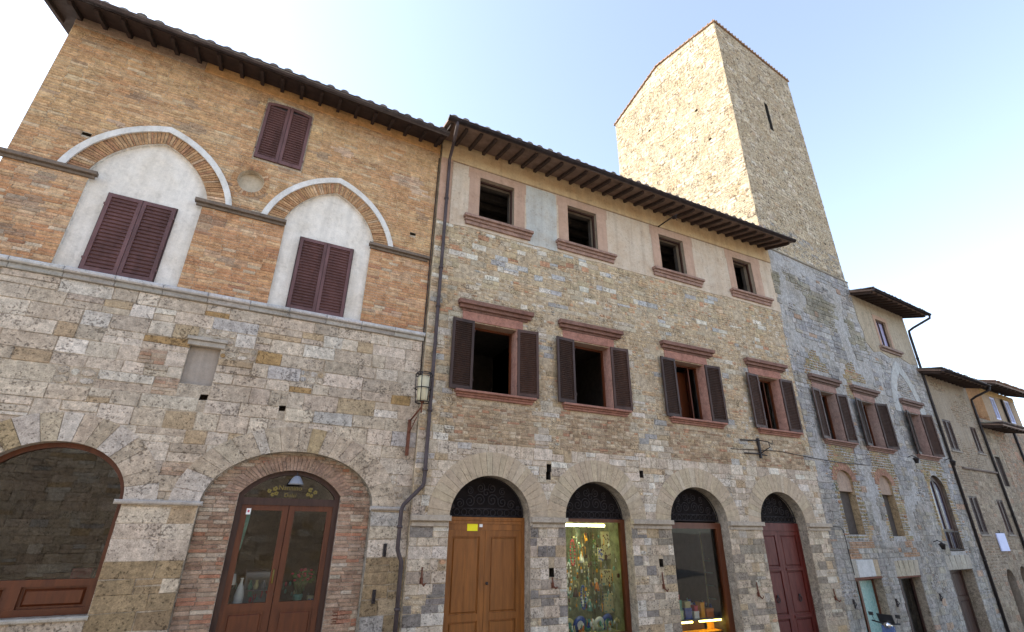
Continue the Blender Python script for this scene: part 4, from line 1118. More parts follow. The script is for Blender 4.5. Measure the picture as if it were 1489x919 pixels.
mb.add([(u0, Dp, zb), (u1, Dp, zb), (u1, Dp, 20.9), (u0, Dp, 20.9)], [(3, 2, 1, 0)], 0, (.4, .345, .25))
mb.box(u0 + .3, u1 - .3, 2.6, Dp, -3.4, 8.7, 0, (.4, .345, .25))      # the shaft goes down to the ground inside the grey house
mb.build('wall', ['mortar', 'tower_stone'], T)
mb = MB(); e = .07
pr = [(-e, zt - .02), (3.4, 22.27), (Dp + e, 20.88)]
for (ya, za), (yb, zb_) in zip(pr[:-1], pr[1:]):
    mb.add([(u0 - e, ya, za), (u1 + e, ya, za), (u1 + e, yb, zb_), (u0 - e, yb, zb_), (u0 - e, ya, za + .06), (u1 + e, ya, za + .06), (u1 + e, yb, zb_ + .06), (u0 - e, yb, zb_ + .06)],
           [(0, 3, 2, 1), (4, 5, 6, 7), (0, 1, 5, 4), (1, 2, 6, 5), (2, 3, 7, 6), (3, 0, 4, 7)], 0, (.36, .23, .15))
r2 = random.Random(4)
for i in range(26):
    u = u0 + (i + .5) * (u1 - u0) / 26; mb.tube([(u, -e - .02, zt + .04), (u, 1.0, zt + .19)], .045, 8, 0, vary((.34, .24, .16), r2, .2))
for i in range(26):
    f = i / 25; y = f * Dp; z = (zt + .5 * y / 3.4) if y < 3.4 else 22.25 - (y - 3.4) * 1.35 / 3.22; mb.tube([(u0 - e - .02, y, z + .06), (u0 + .5, y, z + .06)], .035, 6, 0, vary((.36, .25, .17), r2, .2))
mb.build('roof', 'terracotta', T)

# ================================================================== building D : brown house with closed shutters
rng = random.Random(61)
p = w(FC, 9.92, 0); FD = (p[0], p[1], R(5))
Dd = empty('plastered_building', w(FD, 0, 0), FD[2], 'narrow brown house with patchy plaster and low dark eave beside the grey house', 'building')
WD = [(.58, 1.42, 3.12, 4.42), (3.35, 3.98, 3.22, 4.38), (.66, 1.46, -.10, 1.33), (3.43, 4.10, -.10, 1.28)]
dl = [opening(arc_pts(2.15, .40, -1.75, .4, 10), -4.0), opening(arc_pts(3.65, .42, -1.7, .42, 10), -4.0)]
mb = MB()
slab(mb, rect(0.0, 4.55, -4.0, 6.42), [(rect(a, b, c, d), .1, 1, 1, (.2, .16, .13)) for a, b, c, d in WD] + [(l, .3, 0, None, (.27, .22, .17)) for l in dl], 0, (.30, .245, .185))
body(mb, 0.0, 4.55, -4.0, 6.4, 9.0, 0, (.27, .23, .18), 1.5)
def kD(u, z):
    q = noise.noise(Vector((u * .8, z * .7, 2.2)))
    if z > 2.5: return 'rubble' if q > .02 else None
    return 'block' if q > -.1 else 'rubble'
def cD(k, u, z, r): return vary(pick(r, [(4, (.32, .255, .185)), (3, (.28, .22, .16)), (2, (.36, .295, .22)), (1, (.33, .22, .15))]), r, .14)
masonry_fill(mb, rng, 0.01, 4.54, -3.9, 6.35, (.13, .22), (.18, .45), cD, [rect(a - .05, b + .05, c - .05, d + .05) for a, b, c, d in WD] + dl, kD, mats=(2, 3, 4), jit=.01)
mb.build('wall', ['old_plaster', 'dark_wood', 'travertine', 'brickwork', 'rubble'], Dd)
mb = MB(); mb.bevbox(1.0, 4.5, -.09, 0, 2.39, 2.47, .02, 0, (.17, .13, .11)); mb.build('ledge', 'cut_stone', Dd)
for a, b, c, d in WD:
    o = empty('window', (0, 0, 0)); o.parent = Dd; m_ = (a + b) / 2
    shutter(o, a, m_ - .003, c, d, .05, 'shutter_dark', .06, 0, 'l'); shutter(o, m_ + .003, b, c, d, .05, 'shutter_dark', .06, 0, 'r')
    s = MB(); s.bevbox(a - .08, b + .08, -.06, .0, c - .07, c - .004, .01, 0, (.28, .24, .2)); s.build('sill', 'cut_stone', o)
for l in dl:
    mb = MB(); lp = l; mb.add([(u, .25, z) for u, z in lp], [orient(t, lp) for t in tessellate_polygon([[Vector((u, z, 0)) for u, z in lp]])]); mb.build('door', 'dark_wood', Dd)
roof(Dd, -.28, 4.45, -.82, 6.27, 9.0, .26, 6.42, True, True, .215, (.17, .14, .115), raf=.42)
mb = MB(); mb.tube([(4.43, -.90, 6.2), (4.42, -.88, 6.05), (4.45, -.3, 5.85), (4.52, -.08, 5.75), (4.53, -.07, 5.6), (4.53, -.07, -3.6)], .05, 10); mb.build('downpipe', 'iron', Dd)

# ---- lower link house with a small projecting roof
p = w(FC, 14.50, 0); FE = (p[0], p[1], R(5))
Ee = empty('link_building', w(FE, 0, 0), FE[2], 'low stone link between two taller houses, under a small dark projecting roof', 'building')
mb = MB(); slab(mb, rect(0, 1.70, -4, 4.95), [(rect(.5, 1.1, 1.9, 3.2), .1, 0, 0, (.1, .08, .07))], 0, (.26, .22, .17)); body(mb, 0, 1.70, -4, 4.9, 6.0, 0, (.27, .23, .18), .5)
masonry_fill(mb, rng, .01, 1.69, -3.9, 4.9, (.13, .22), (.18, .45), cD, [rect(.45, 1.15, 1.85, 3.25)], None, mats=(1, 2, 3), jit=.01)
mb.build('wall', ['old_plaster', 'travertine', 'brickwork', 'rubble'], Ee)
roof(Ee, -.05, 2.95, -.85, 4.50, 2.6, .18, 4.9, True, False, .215, (.15, .12, .10), raf=.5)

# ---- far tall house with sunlit flank
p = w(FC, 16.22, 0); FF = (p[0], p[1], R(4))
Ff = empty('far_building', w(FF, 0, 0), FF[2], 'farthest house, its left flank sunlit orange, with pale window frames', 'building')
WF = [(.95, 1.62, 5.15, 6.30), (2.75, 3.45, 5.15, 6.35)]
mb = MB(); slab(mb, rect(0, 4.15, -4, 6.62), [(rect(a, b, c, d), .12, 0, None, (.4, .3, .2)) for a, b, c, d in WF], 0, (.36, .27, .19)); body(mb, 0, 4.15, -4, 6.6, 8.0, 0, (.50, .30, .16), 1.3)
masonry_fill(mb, rng, .01, 4.14, -3.9, 4.6, (.13, .22), (.18, .45), lambda k, u, z, r: vary(pick(r, [(3, (.33, .25, .18)), (3, (.30, .24, .18)), (2, (.36, .22, .15))]), r, .13), [], lambda u, z: 'block' if noise.noise(Vector((u, z, 1))) > 0 else 'brick', mats=(1, 2, 3))
mb.bevbox(0.0, 4.15, -.02, 0, 6.36, 6.6, .006, 0, (.48, .32, .14))
# rough bricks showing through the plaster of the sunlit flank
fl = MB(xf=lambda s_, y, z: (y, 6.0 - s_, z))
masonry_fill(fl, rng, .1, 5.9, 3.0, 6.5, (.06, .07), (.2, .3), lambda k, u, z, r: vary((.46, .25, .13), r, .2), [], lambda u, z: 'block' if noise.noise(Vector((u * .9, z * .9, 4))) > .05 else None, (.008, .016), mats=(2, 2, 2))
bse = len(mb.v); mb.v += fl.v; mb.f += [tuple(i + bse for i in f) for f in fl.f]; mb.m += fl.m; mb.c += fl.c; mb.sm += fl.sm
mb.build('wall', ['old_plaster', 'travertine', 'brickwork', 'rubble'], Ff)
for a, b, c, d in WF:
    mb = MB(); mb.box(a, a + .09, .03, .1, c, d); mb.box(b - .09, b, .03, .1, c, d); mb.box(a + .09, b - .09, .031, .099, d - .09, d); mb.box(a + .09, b - .09, .031, .099, c, c + .09); mb.box((a + b) / 2 - .03, (a + b) / 2 + .03, .032, .098, c + .09, d - .09)
    o = mb.build('window', 'blue_white', Ff)
    mb = MB(); mb.add([(a, .08, c), (b, .08, c), (b, .08, d), (a, .08, d)], [(0, 1, 2, 3)]); mb.build('pane', 'blue_pane', o)
roof(Ff, -.75, 4.6, -.90, 6.58, 8.0, .36, 6.62, True, False, .215, (.30, .19, .12), raf=.45)
mb = MB(); mb.tube([(2.25, -.06, 6.3), (2.25, -.06, -3.6)], .05, 8); mb.build('downpipe', 'iron', Ff)

# ================================================================== the houses across the square (seen in the glass)
rng = random.Random(71)
Oo = empty('opposite_building', (24, -9.5, 0), math.pi, 'plain stone house across the square, facing the shops, seen only in reflections', 'building')
WO = []
mb = MB(); slab(mb, rect(0, 46, -3.6, 5.6), [(rect(a, b, c, d), .2, 0, 0, (.08, .07, .06)) for a, b, c, d in WO], 0, (.40, .34, .26)); body(mb, 0, 46, -3.6, 5.6, 8, 0, (.4, .34, .26), 1.5)
masonry_fill(mb, rng, .02, 45.9, -3.4, 5.5, (.28, .42), (.35, .9), lambda k, u, z, r: vary(tuple(v * 1.3 for v in pick(r, TRAV)), r, .12), [rect(a, b, c, d) for a, b, c, d in WO], None, (.012, .03), mats=(1, 1, 1), jit=.01)
mb.build('wall', ['mortar', 'travertine'], Oo)
mb = MB(); mb.add([(-.3, -.6, 5.55), (46.3, -.6, 5.55), (46.3, 4, 7.3), (-.3, 4, 7.3), (-.3, 8.3, 5.55), (46.3, 8.3, 5.55)], [(0, 1, 2, 3), (3, 2, 5, 4)], 0, (.3, .17, .1)); mb.build('roof', 'terracotta', Oo)

# ================================================================== things on and in the houses
def pan(loop): return [orient(t, loop) for t in tessellate_polygon([[Vector((u, z, 0)) for u, z in loop]])]
# caged lantern on a rusty iron bracket
lx, ly, lz = 2.54, 9.55, 2.19 + ZO
L = empty('wall_lantern', (2.46, 10.06, lz - .90), 0, 'caged glass lantern on rusty iron arm beside the long downpipe', 'lantern')
off_ = Vector((lx, ly, lz)) - L.location
mb = MB(); mb.obox((-.02, -.05, .33), (.03, 0, 0), (0, .03, 0), (0, 0, .36)); mb.tube([(-.02, -.06, .66), (off_.x, off_.y, off_.z - .02)], .018, 8); mb.tube([(off_.x, off_.y, off_.z - .14), (off_.x, off_.y, off_.z + .07)], .016, 8)
mb.tube([(-.02, -.06, .40), (off_.x * .6, off_.y * .6, .70)], .011, 6); mb.build('bracket', 'rust', L, zo=0)
mb = MB(); ox, oy, oz = off_.x, off_.y, off_.z + .07
for zz, rr in ((0, .14), (.28, .165), (.56, .175), (.60, .15)): mb.tube([(ox + rr * math.cos(a), oy + rr * math.sin(a), oz + zz) for a in [2 * math.pi * k / 16 for k in range(16)]], .011, 6, closed=True)
for k in range(6):
    a = 2 * math.pi * k / 6; mb.tube([(ox + .14 * math.cos(a), oy + .14 * math.sin(a), oz), (ox + .175 * math.cos(a), oy + .175 * math.sin(a), oz + .56), (ox + .15 * math.cos(a), oy + .15 * math.sin(a), oz + .60)], .009, 6)
mb.build('cage', 'iron', L, zo=0)
mb = MB(); mb.lathe((ox, oy, oz + .02), [(.09, 0), (.11, .04), (.125, .48), (.10, .52)], 16); mb.build('lamp_glass', 'lamp_glass', L, zo=0)
mb = MB(); mb.lathe((ox, oy, oz + .02), [(.03, -.03), (.05, 0), (.012, .02), (.012, .30)], 10); mb.build('stem', 'rust', L, zo=0)
# iron torch holder on the middle house
L = thing_at(FB, 10.03, 0, 1.87, 'torch_bracket', 'black wrought-iron bracket with crossbars under the rightmost red-framed window', 'bracket')
mb = MB(); mb.obox((0, -.05, .27), (.03, 0, 0), (0, .03, 0), (0, 0, .28)); mb.tube([(-.7, -.03, .46), (-.35, -.04, .47), (0, -.06, .48)], .018, 6); mb.tube([(-.62, -.03, .10), (0, -.05, .11), (.28, -.04, .08)], .018, 6)
mb.tube([(0, -.06, .50), (.10, -.30, .42), (.12, -.32, .28), (.05, -.2, .2), (0, -.06, .12)], .014, 6); mb.tube([(.1, -.3, .42), (.2, -.34, .36), (.24, -.33, .46)], .012, 6); mb.build('ironwork', 'iron', L, zo=0)
# spotlight above the shop door
L = thing_at(FA, -2.16, .15, .80, 'spotlight', 'small grey spotlight hanging above the glazed shop door', 'lamp')
mb = MB(); mb.lathe((0, -.10, -.17), [(.13, 0), (.12, .03), (.07, .12), (.03, .15)], 14); mb.build('shade', 'grey_cabinet', L, zo=0)
mb = MB(); mb.tube([(0, -.10, -.03), (0, -.09, .03), (0, .0, .04)], .012, 8); mb.build('arm', 'iron', L, zo=0)
# gilt lettering and flower sprays painted on the fanlight
S_ = thing_at(FA, -2.17, .278, .50, 'shop_sign', 'small gilt lettering with gold flowers on the glass above the shop door', 'sign')
for txt, dx, dz, sz in (('Nannino', -.05, .045, .115), ('Dolci', -.03, -.075, .095)):
    cu = bpy.data.curves.new('lettering', 'FONT'); cu.body = txt; cu.size = sz; cu.align_x = 'CENTER'; cu.extrude = .0012
    tmp = bpy.data.objects.new('tmp', cu); COL.objects.link(tmp); bpy.context.view_layer.update()
    me = bpy.data.meshes.new_from_object(tmp.evaluated_get(bpy.context.evaluated_depsgraph_get())); bpy.data.objects.remove(tmp)
    me.materials.clear(); me.materials.append(M['gold_letter'])
    to = bpy.data.objects.new('lettering', me); COL.objects.link(to); to.parent = S_; to.location = (dx, 0, dz); to.rotation_euler = (R(90), 0, 0)
for sx in (-1, 1):
    mb = MB(); rr = random.Random(sx + 5)
    for cx, cz, r0 in ((-.03, .06, .045), (.06, .02, .04), (-.06, -.02, .04), (.0, -.04, .035)):
        for k in range(5):
            a = 2 * math.pi * k / 5 + rr.random(); q = [(sx * (.33 + cx) + r0 * .55 * math.cos(a) + r0 * .42 * math.cos(t), cz + r0 * .55 * math.sin(a) + r0 * .42 * math.sin(t)) for t in [2 * math.pi * j / 8 for j in range(8)]]
            mb.add([(u, -.0008 - .0006 * k, z) for u, z in q], [tuple(range(8))])
    mb.build('flower_spray', 'gold_letter', S_, zo=0)
S_ = thing_at(FA, -2.83, .255, .17, 'door_sticker', 'little white round-cornered sticker at the top left of the glazed door', 'sticker')
mb = MB(); mb.bevbox(-.035, .035, -.002, 0, -.05, .05, .0006); mb.build('sticker', 'white_paper', S_, zo=0)
mb = MB(); mb.add([(.018 * math.cos(a), -.003, .005 + .022 * math.sin(a)) for a in [2 * math.pi * k / 10 for k in range(10)]], [tuple(range(10))]); mb.build('red_mark', 'pink_flower', S_, zo=0)
# shop of the brick building: counter and goods behind the glazed door
Ct = thing_at(FA, -2.2, .62, -2.2, 'display_table', 'low dark table just behind the glazed shop door, holding the ornaments', 'table')
mb = MB(); mb.box(-.75, .78, -.05, .45, .80, .86); mb.build('tabletop', 'dark_wood', Ct, zo=0)
for lx_, ly_ in ((-.7, 0), (.72, 0), (-.7, .4), (.72, .4)):
    mb = MB(); mb.box(lx_ - .03, lx_ + .03, ly_ - .03, ly_ + .03, -.95, .80); mb.build('leg', 'dark_wood', Ct, zo=0)
tz = -1.338
V = thing_at(FA, -2.70, .68, tz, 'ceramic_bottle', 'tall white ceramic bottle behind the lower left corner of the glazed door', 'bottle')
mb = MB(); mb.lathe((0, 0, 0), [(.05, 0), (.075, .05), (.08, .16), (.05, .30), (.022, .37), (.02, .42), (.03, .44)], 16); mb.build('bottle', 'white_ceramic', V, zo=0)
V = thing_at(FA, -2.86, .70, tz, 'table_lamp', 'white pleated lamp standing left of the ceramic bottle', 'lamp')
mb = MB(); mb.lathe((0, 0, 0), [(.06, 0), (.05, .03), (.015, .06), (.015, .36)], 12); mb.build('base', 'white_ceramic', V, zo=0); mb = MB(); mb.lathe((0, 0, .34), [(.085, 0), (.05, .17)], 14); mb.build('shade', 'white_ceramic', V, zo=0)
V = thing_at(FA, -2.42, .95, tz, 'glass_cabinet', 'grey display cabinet behind the left pane of the glazed door', 'cabinet')
mb = MB(); mb.box(-.22, .24, 0, .25, .42, .50); mb.box(-.22, -.19, 0, .25, 0, .42); mb.box(.21, .24, 0, .25, 0, .42); mb.box(-.19, .21, .22, .25, 0, .42); mb.box(-.19, .21, 0, .22, .20, .22); mb.build('frame', 'grey_cabinet', V, zo=0)
for k, (dx, m_) in enumerate(((-.12, 'teal_glaze'), (-.02, 'cream_goods'), (.10, 'grey_cabinet'))):
    mb = MB(); mb.lathe((dx, .08, .22), [(.03, 0), (.045, .05), (.02, .13), (.025, .15)], 10); mb.build('vase', m_, V, zo=0)
V = thing_at(FA, -1.74, .72, tz, 'flower_arrangement', 'pink and red flowers in a pot behind the right pane of the glazed door', 'flowers')
mb = MB(); mb.lathe((0, 0, 0), [(.06, 0), (.09, .12), (.08, .15)], 12); mb.build('pot', 'teal_glaze', V, zo=0)
rr = random.Random(3); mb = MB(); lf = MB()
for k in range(34):
    a = rr.uniform(0, 6.28); r_ = rr.uniform(.02, .20); z = .45 + rr.uniform(-.12, .13) * (1 - r_ * 2); x, y = r_ * math.cos(a), r_ * .6 * math.sin(a)
    if k % 3: mb.lathe((x, y, z), [(.008, -.015), (.028, 0), (.02, .018)], 7)
    lf.tube([(x * .2, y * .2, .13), (x * .6, y * .6, .3), (x, y, z)], .004, 4); lf.add([(x, y, z - .03), (x + .05, y, z - .01), (x + .09, y + .01, z - .05), (x + .04, y, z - .06)], [(0, 1, 2, 3)])
mb.build('blossoms', 'pink_flower', V, zo=0); lf.build('leaves', 'green_leaf', V, zo=0)
V = thing_at(FA, -1.50, .64, tz, 'painted_box', 'small pale painted box at the bottom right of the glazed door', 'box')
mb = MB(); mb.bevbox(-.08, .07, 0, .12, 0, .12, .008); mb.build('box', 'cream_goods', V, zo=0); mb = MB()
for k, c in enumerate((-.05, 0, .045)): mb.box(c - .014, c + .014, -.002, .0, .035, .075)
mb.build('pattern', 'blue_glaze', V, zo=0)
V = thing_at(FA, -2.83, .40, -.10, 'hanging_scarf', 'pale green cloth hanging in the upper left of the glazed door', 'cloth')
mb = MB(); pts = [(-.05, .42), (.03, .42), (.045, .2), (.03, 0), (.0, -.32), (-.045, -.44), (-.08, -.38), (-.075, -.1)]
mb.poly(pts, -.01, .01); mb.build('scarf', 'teal_glaze', V, zo=0)
# left shop window goods
for k, (u, m_, nm, lb, wd, ht) in enumerate(((-5.45, 'cream_goods', 'stacked_books', 'pile of pale books behind the big left window', .32, .16), (-4.98, 'pink_flower', 'gift_box', 'reddish gift box at the right of the big left window', .26, .22), (-5.05, 'grey_cabinet', 'display_stand', 'low grey stand below the reddish gift box', .50, .07))):
    z_ = -1.0 + (.075 if k == 1 else 0)
    V = thing_at(FA, u, .75, z_, nm, lb, nm.split('_')[-1])
    mb = MB()
    if k == 0:
        for j in range(4): mb.bevbox(-wd / 2 + .02 * (j % 2), wd / 2 - .015 * j, 0, .2, j * .042, j * .042 + .038, .004)
    else: mb.bevbox(-wd / 2, wd / 2, 0, .2, 0, ht, .01)
    mb.build(nm.split('_')[-1], m_, V, zo=0)
Ct = thing_at(FA, -5.2, .72, -2.0, 'display_table', 'long dark table inside the big left shop window', 'table')
mb = MB(); mb.box(-.9, .85, -.1, .5, .93, .995); mb.build('tabletop', 'dark_wood', Ct, zo=0)
for lx_, ly_ in ((-.8, 0), (.75, 0), (-.8, .4), (.75, .4)):
    mb = MB(); mb.box(lx_ - .03, lx_ + .03, ly_ - .03, ly_ + .03, -.9, .93); mb.build('leg', 'dark_wood', Ct, zo=0)

# yellow notice and a small white card on the oak door
V = thing_at(FB, 1.37, .273, -.03, 'paper_notice', 'bright yellow paper notice on the top rail of the oak door', 'notice')
mb = MB(); mb.bevbox(-.115, .115, -.003, 0, -.085, .075, .001); mb.build('paper', 'yellow_paper', V, zo=0)
V = thing_at(FB, 1.56, .273, -.01, 'white_card', 'tiny white card to the right of the yellow notice', 'card')
mb = MB(); mb.bevbox(-.035, .035, -.003, 0, -.03, .035, .001); mb.build('card', 'white_paper', V, zo=0)
# fluorescent tube in the craft shop
V = thing_at(FB, 4.15, .40, .02, 'fluorescent_tube', 'glowing yellow fluorescent tube across the top of the craft shop window', 'lamp')
mb = MB(); mb.tube([(-.60, 0, 0), (.60, 0, 0)], .024, 10); mb.build('tube', 'tube_light', V, zo=0)
mb = MB(); mb.box(-.64, -.60, -.03, .03, -.03, .04); mb.box(.60, .64, -.03, .03, -.03, .04); mb.box(-.64, .64, .0, .03, .028, .045); mb.build('housing', 'cream_goods', V, zo=0)
# craft shop: shelf of plates, jewellery boards, hanging necklaces
V = thing_at(FB, 4.4, .75, -2.24, 'display_shelf', 'pale shelf along the foot of the craft shop window', 'shelf')
mb = MB(); mb.box(-.9, 1.15, -.2, .45, 0, .05); mb.build('board', 'cream_goods', V, zo=0)
for lx_ in (-.85, 1.1):
    mb = MB(); mb.box(lx_ - .03, lx_ + .03, -.1, .4, -.9, 0); mb.build('leg', 'cream_goods', V, zo=0)
pal = ['teal_glaze', 'cream_goods', 'blue_glaze', 'teal_glaze', 'white_ceramic', 'blue_glaze', 'cream_goods']
plab = ['teal plate leaning at the far left of the craft window', 'cream plate, second from left in the craft window', 'deep blue plate, third from left in the craft window', 'green-blue plate, fourth from left in the craft window', 'white plate, fifth from left in the craft window', 'blue-rimmed plate, second from right in the craft window', 'cream plate at the far right of the craft window']
for k in range(7):
    V = thing_at(FB, 3.75 + k * .26, .72 + .05 * (k % 2), -2.19, 'decorated_plate', plab[k], 'plate', 'plates leaning along the foot of the craft shop window')
    R_ = .15 + .02 * ((k * 7) % 3 - 1)
    mb = MB(); mb.lathe((0, 0, 0), [(R_ * .5, 0), (R_, .02), (R_ * .95, .026)], 20); mb.v = [(x, z * 1.0 + .12 - y * .25, y + R_) for x, y, z in mb.v]; mb.v = [(x, y, z) for x, y, z in mb.v]
    mb.build('plate', pal[k], V, zo=0)
    mb = MB(); mb.add([(R_ * .45 * math.cos(a), .118 - .25 * R_ * .45 * math.sin(a) - .004, R_ + R_ * .45 * math.sin(a)) for a in [2 * math.pi * j / 12 for j in range(12)]], [tuple(range(12))]); mb.build('motif', pal[(k + 2) % 7], V, zo=0)
rr = random.Random(9)
for k, (u, z0_, w_, h_, lb) in enumerate(((5.33, -.42, .34, .62, 'pale board of small jewellery high at the right of the craft window'), (5.28, -1.12, .40, .34, 'cream board of brooches at mid height in the craft window'), (5.35, -1.66, .40, .40, 'lowest jewellery board at the right of the craft window'), (5.05, -.62, .16, .30, 'narrow white card of pendants beside the highest board'))):
    V = thing_at(FB, u - .12, .95 - .1 * (k == 3), z0_ - h_ / 2, 'jewellery_board', lb, 'board', 'boards of jewellery in the craft shop window')
    mb = MB(); mb.bevbox(-w_ / 2, w_ / 2, 0, .02, 0, h_, .004); mb.build('board', 'cream_goods', V, zo=0)
    mb = MB()
    for j in range(26):
        x, z = rr.uniform(-w_ / 2 + .02, w_ / 2 - .02), rr.uniform(.02, h_ - .03); mb.lathe((x, -.012, z), [(.004, -.02), (.012, -.01), (.010, .01), (.003, .02)], 6)
    mb.build('trinkets', ['rust', 'dark_wood', 'teal_glaze', 'blue_glaze'][k], V, zo=0)
nl = ['teal', 'amber', 'white', 'dark red', 'blue', 'cream', 'green', 'grey']; nm_ = ['teal_glaze', 'orange_glaze', 'white_ceramic', 'pink_flower', 'blue_glaze', 'cream_goods', 'green_leaf', 'grey_cabinet']
for k in range(8):
    u = 3.62 + k * .185; zt_ = -.30 - .48 * ((k * 5) % 3); ln = .46 + .08 * ((k * 3) % 4)
    V = thing_at(FB, u, .8 + .1 * (k % 2), zt_, 'bead_necklace', '%s bead necklace hanging in the craft window, number-%s strand from its left edge' % (nl[k], ['one', 'two', 'three', 'four', 'five', 'six', 'seven', 'eight'][k]) if False else '%s bead necklace hanging inside the craft shop window' % nl[k], 'necklace', 'necklaces hanging in the craft shop window')
    mb = MB()
    for j in range(22):
        a = math.pi * 2 * j / 22; mb.lathe((.06 * math.sin(a), 0, -ln / 2 + ln / 2 * math.cos(a)), [(.006, -.022), (.022, 0), (.006, .022)], 6)
    mb.build('beads', nm_[k], V, zo=0)
    mb = MB(); mb.tube([(0, 0, 0), (0, 0, 1.0 - zt_ - .6)], .002, 4); mb.build('cord', 'dark_wood', V, zo=0)
# gift shop: shelves on the right, lit counter below, boxes on the left
V = thing_at(FB, 8.42, .78, -3.1, 'wall_shelves', 'narrow rack of pale shelves at the right of the gift shop window', 'shelves')
mb = MB(); mb.box(-.02, .42, .26, .28, .9, 3.0); mb.build('back_board', 'cream_goods', V, zo=0)
for k, z in enumerate((2.28, 2.0, 1.70, 1.40)):
    mb = MB(); mb.box(-.02, .40, 0, .26, z, z + .02); mb.build('shelf', 'pale_pane', V, zo=0)
gl = ['white jar on the top shelf of the gift shop rack', 'dark figurine on the second shelf of the gift shop rack', 'blue jug on the third shelf of the gift shop rack', 'white bowl on the bottom shelf of the gift shop rack', 'cream pot beside the white jar on the top shelf', 'orange cup beside the blue jug on the third shelf']
for k, (z, m_, u, sc, nm, ct) in enumerate(((2.30, 'white_ceramic', 8.58, 1.2, 'jar', 'jar'), (2.02, 'dark_wood', 8.52, .8, 'figurine', 'figurine'), (1.72, 'blue_glaze', 8.52, .9, 'jug', 'jug'), (1.42, 'white_ceramic', 8.55, .6, 'bowl', 'bowl'), (2.30, 'cream_goods', 8.46, .7, 'pot', 'pot'), (1.72, 'orange_glaze', 8.66, .7, 'cup', 'cup'))):
    V = thing_at(FB, u, .86, -3.1 + z, nm, gl[k], ct); mb = MB(); prof = [[(.03, 0), (.05, .05), (.04, .11), (.03, .13)], [(.04, 0), (.03, .08), (.045, .14), (.02, .18), (.03, .2)], [(.04, 0), (.07, .05), (.03, .12), (.04, .15)], [(.03, 0), (.09, .06), (.085, .065)], [(.04, 0), (.05, .06), (.045, .08)], [(.03, 0), (.04, .07), (.038, .075)]][k]
    mb.lathe((0, 0, 0), [(r_ * sc, z_ * sc) for r_, z_ in prof], 12); mb.build(nm, m_, V, zo=0)
    if nm in ('jug', 'cup'):
        mb = MB(); mb.tube([(.05 * sc, 0, .11 * sc), (.10 * sc, 0, .09 * sc), (.10 * sc, 0, .05 * sc), (.055 * sc, 0, .03 * sc)], .007, 6); mb.build('handle', m_, V, zo=0)
V = thing_at(FB, 7.75, .70, -3.1, 'lit_counter', 'shop counter with yellow front and two glowing strips, foot of the gift shop window', 'counter')
mb = MB(); mb.box(-.95, 1.1, 0, .6, .985, 1.02); mb.build('glass_top', 'grey_cabinet', V, zo=0)
for a, b in ((-.95, -.62), (-.52, .35), (.45, 1.05)):
    mb = MB(); mb.box(a, b, .28, .30, 0, .94); mb.build('back_panel', 'yellow_panel' if a != -.52 else 'dark_wood', V, zo=0)
for a, b in ((-.93, -.28), (-.05, .95)):
    mb = MB(); mb.box(a, b, .01, .045, .945, .98); mb.build('light_strip', 'strip_light', V, zo=0)
mb = MB(); mb.box(-.95, 1.1, .0, .28, .40, .42); mb.box(-.95, 1.1, .0, .28, .72, .735); mb.build('shelf', 'yellow_panel', V, zo=0)
bl = [(7.05, -2.08, .36, .20, 'pale_pane', 'pale green box at the bottom of the pile in the gift window'), (7.05, -1.88, .32, .22, 'teal_glaze', 'teal box in the middle of the pile in the gift window'), (7.0, -1.66, .30, .12, 'pink_flower', 'red box topping the pile in the gift window'), (7.40, -2.08, .22, .24, 'blue_glaze', 'small blue box right of the tall pile in the gift window'), (7.66, -2.08, .16, .16, 'white_ceramic', 'little white box mid counter in the gift window'), (7.88, -2.08, .12, .34, 'yellow_panel', 'tall yellow box on the gift shop counter'), (8.12, -2.08, .24, .20, 'orange_glaze', 'orange box on the gift shop counter'), (7.40, -1.84, .18, .14, 'cream_goods', 'cream box on top of the small blue box'), (7.66, -1.92, .12, .12, 'pink_flower', 'small red box standing on the little white box')]
for u, z, w_, h_, m_, lb in bl:
    V = thing_at(FB, u, .74, z + .002, 'gift_box', lb, 'box', 'boxes on the gift shop counter'); mb = MB(); mb.bevbox(-w_ / 2, w_ / 2, 0, .16, 0, h_ * .7, .006); mb.build('box', m_, V, zo=0)
    mb = MB(); mb.bevbox(-w_ / 2 - .005, w_ / 2 + .005, -.005, .165, h_ * .7, h_, .004); mb.build('lid', m_, V, zo=0)

# old iron tethering hooks and rings on the piers
hooks = [(0.28, -.74, .30, 'long rusty hook on the pier left of the oak door'), (3.09, -.98, .20, 'short iron spike on the pier between oak door and craft shop'), (6.02, -.96, .38, 'long rusty hook on the pier between the two shop windows'), (7.80, 0, 0, None), (9.05, -1.25, .36, 'red-brown hook on the pier left of the dark red door'), (12.0, -1.5, .3, 'rusty hook on the pier right of the dark red door')]
for u, z, ln, lb in hooks:
    if not lb: continue
    V = thing_at(FB, u, 0, z, 'iron_hook', lb, 'hook', 'old iron hooks on the stone piers')
    mb = MB(); mb.tube([(0, -.02, 0), (0, -.03, -.5 * ln), (.005, -.05, -.85 * ln), (.03, -.10, -ln), (.05, -.13, -.85 * ln)], [.012, .016, .02, .018, .012], 8); mb.obox((0, -.015, -ln * .75), (.03, 0, 0), (0, .014, 0), (0, 0, .05)); mb.build('hook', 'rust', V, zo=0)
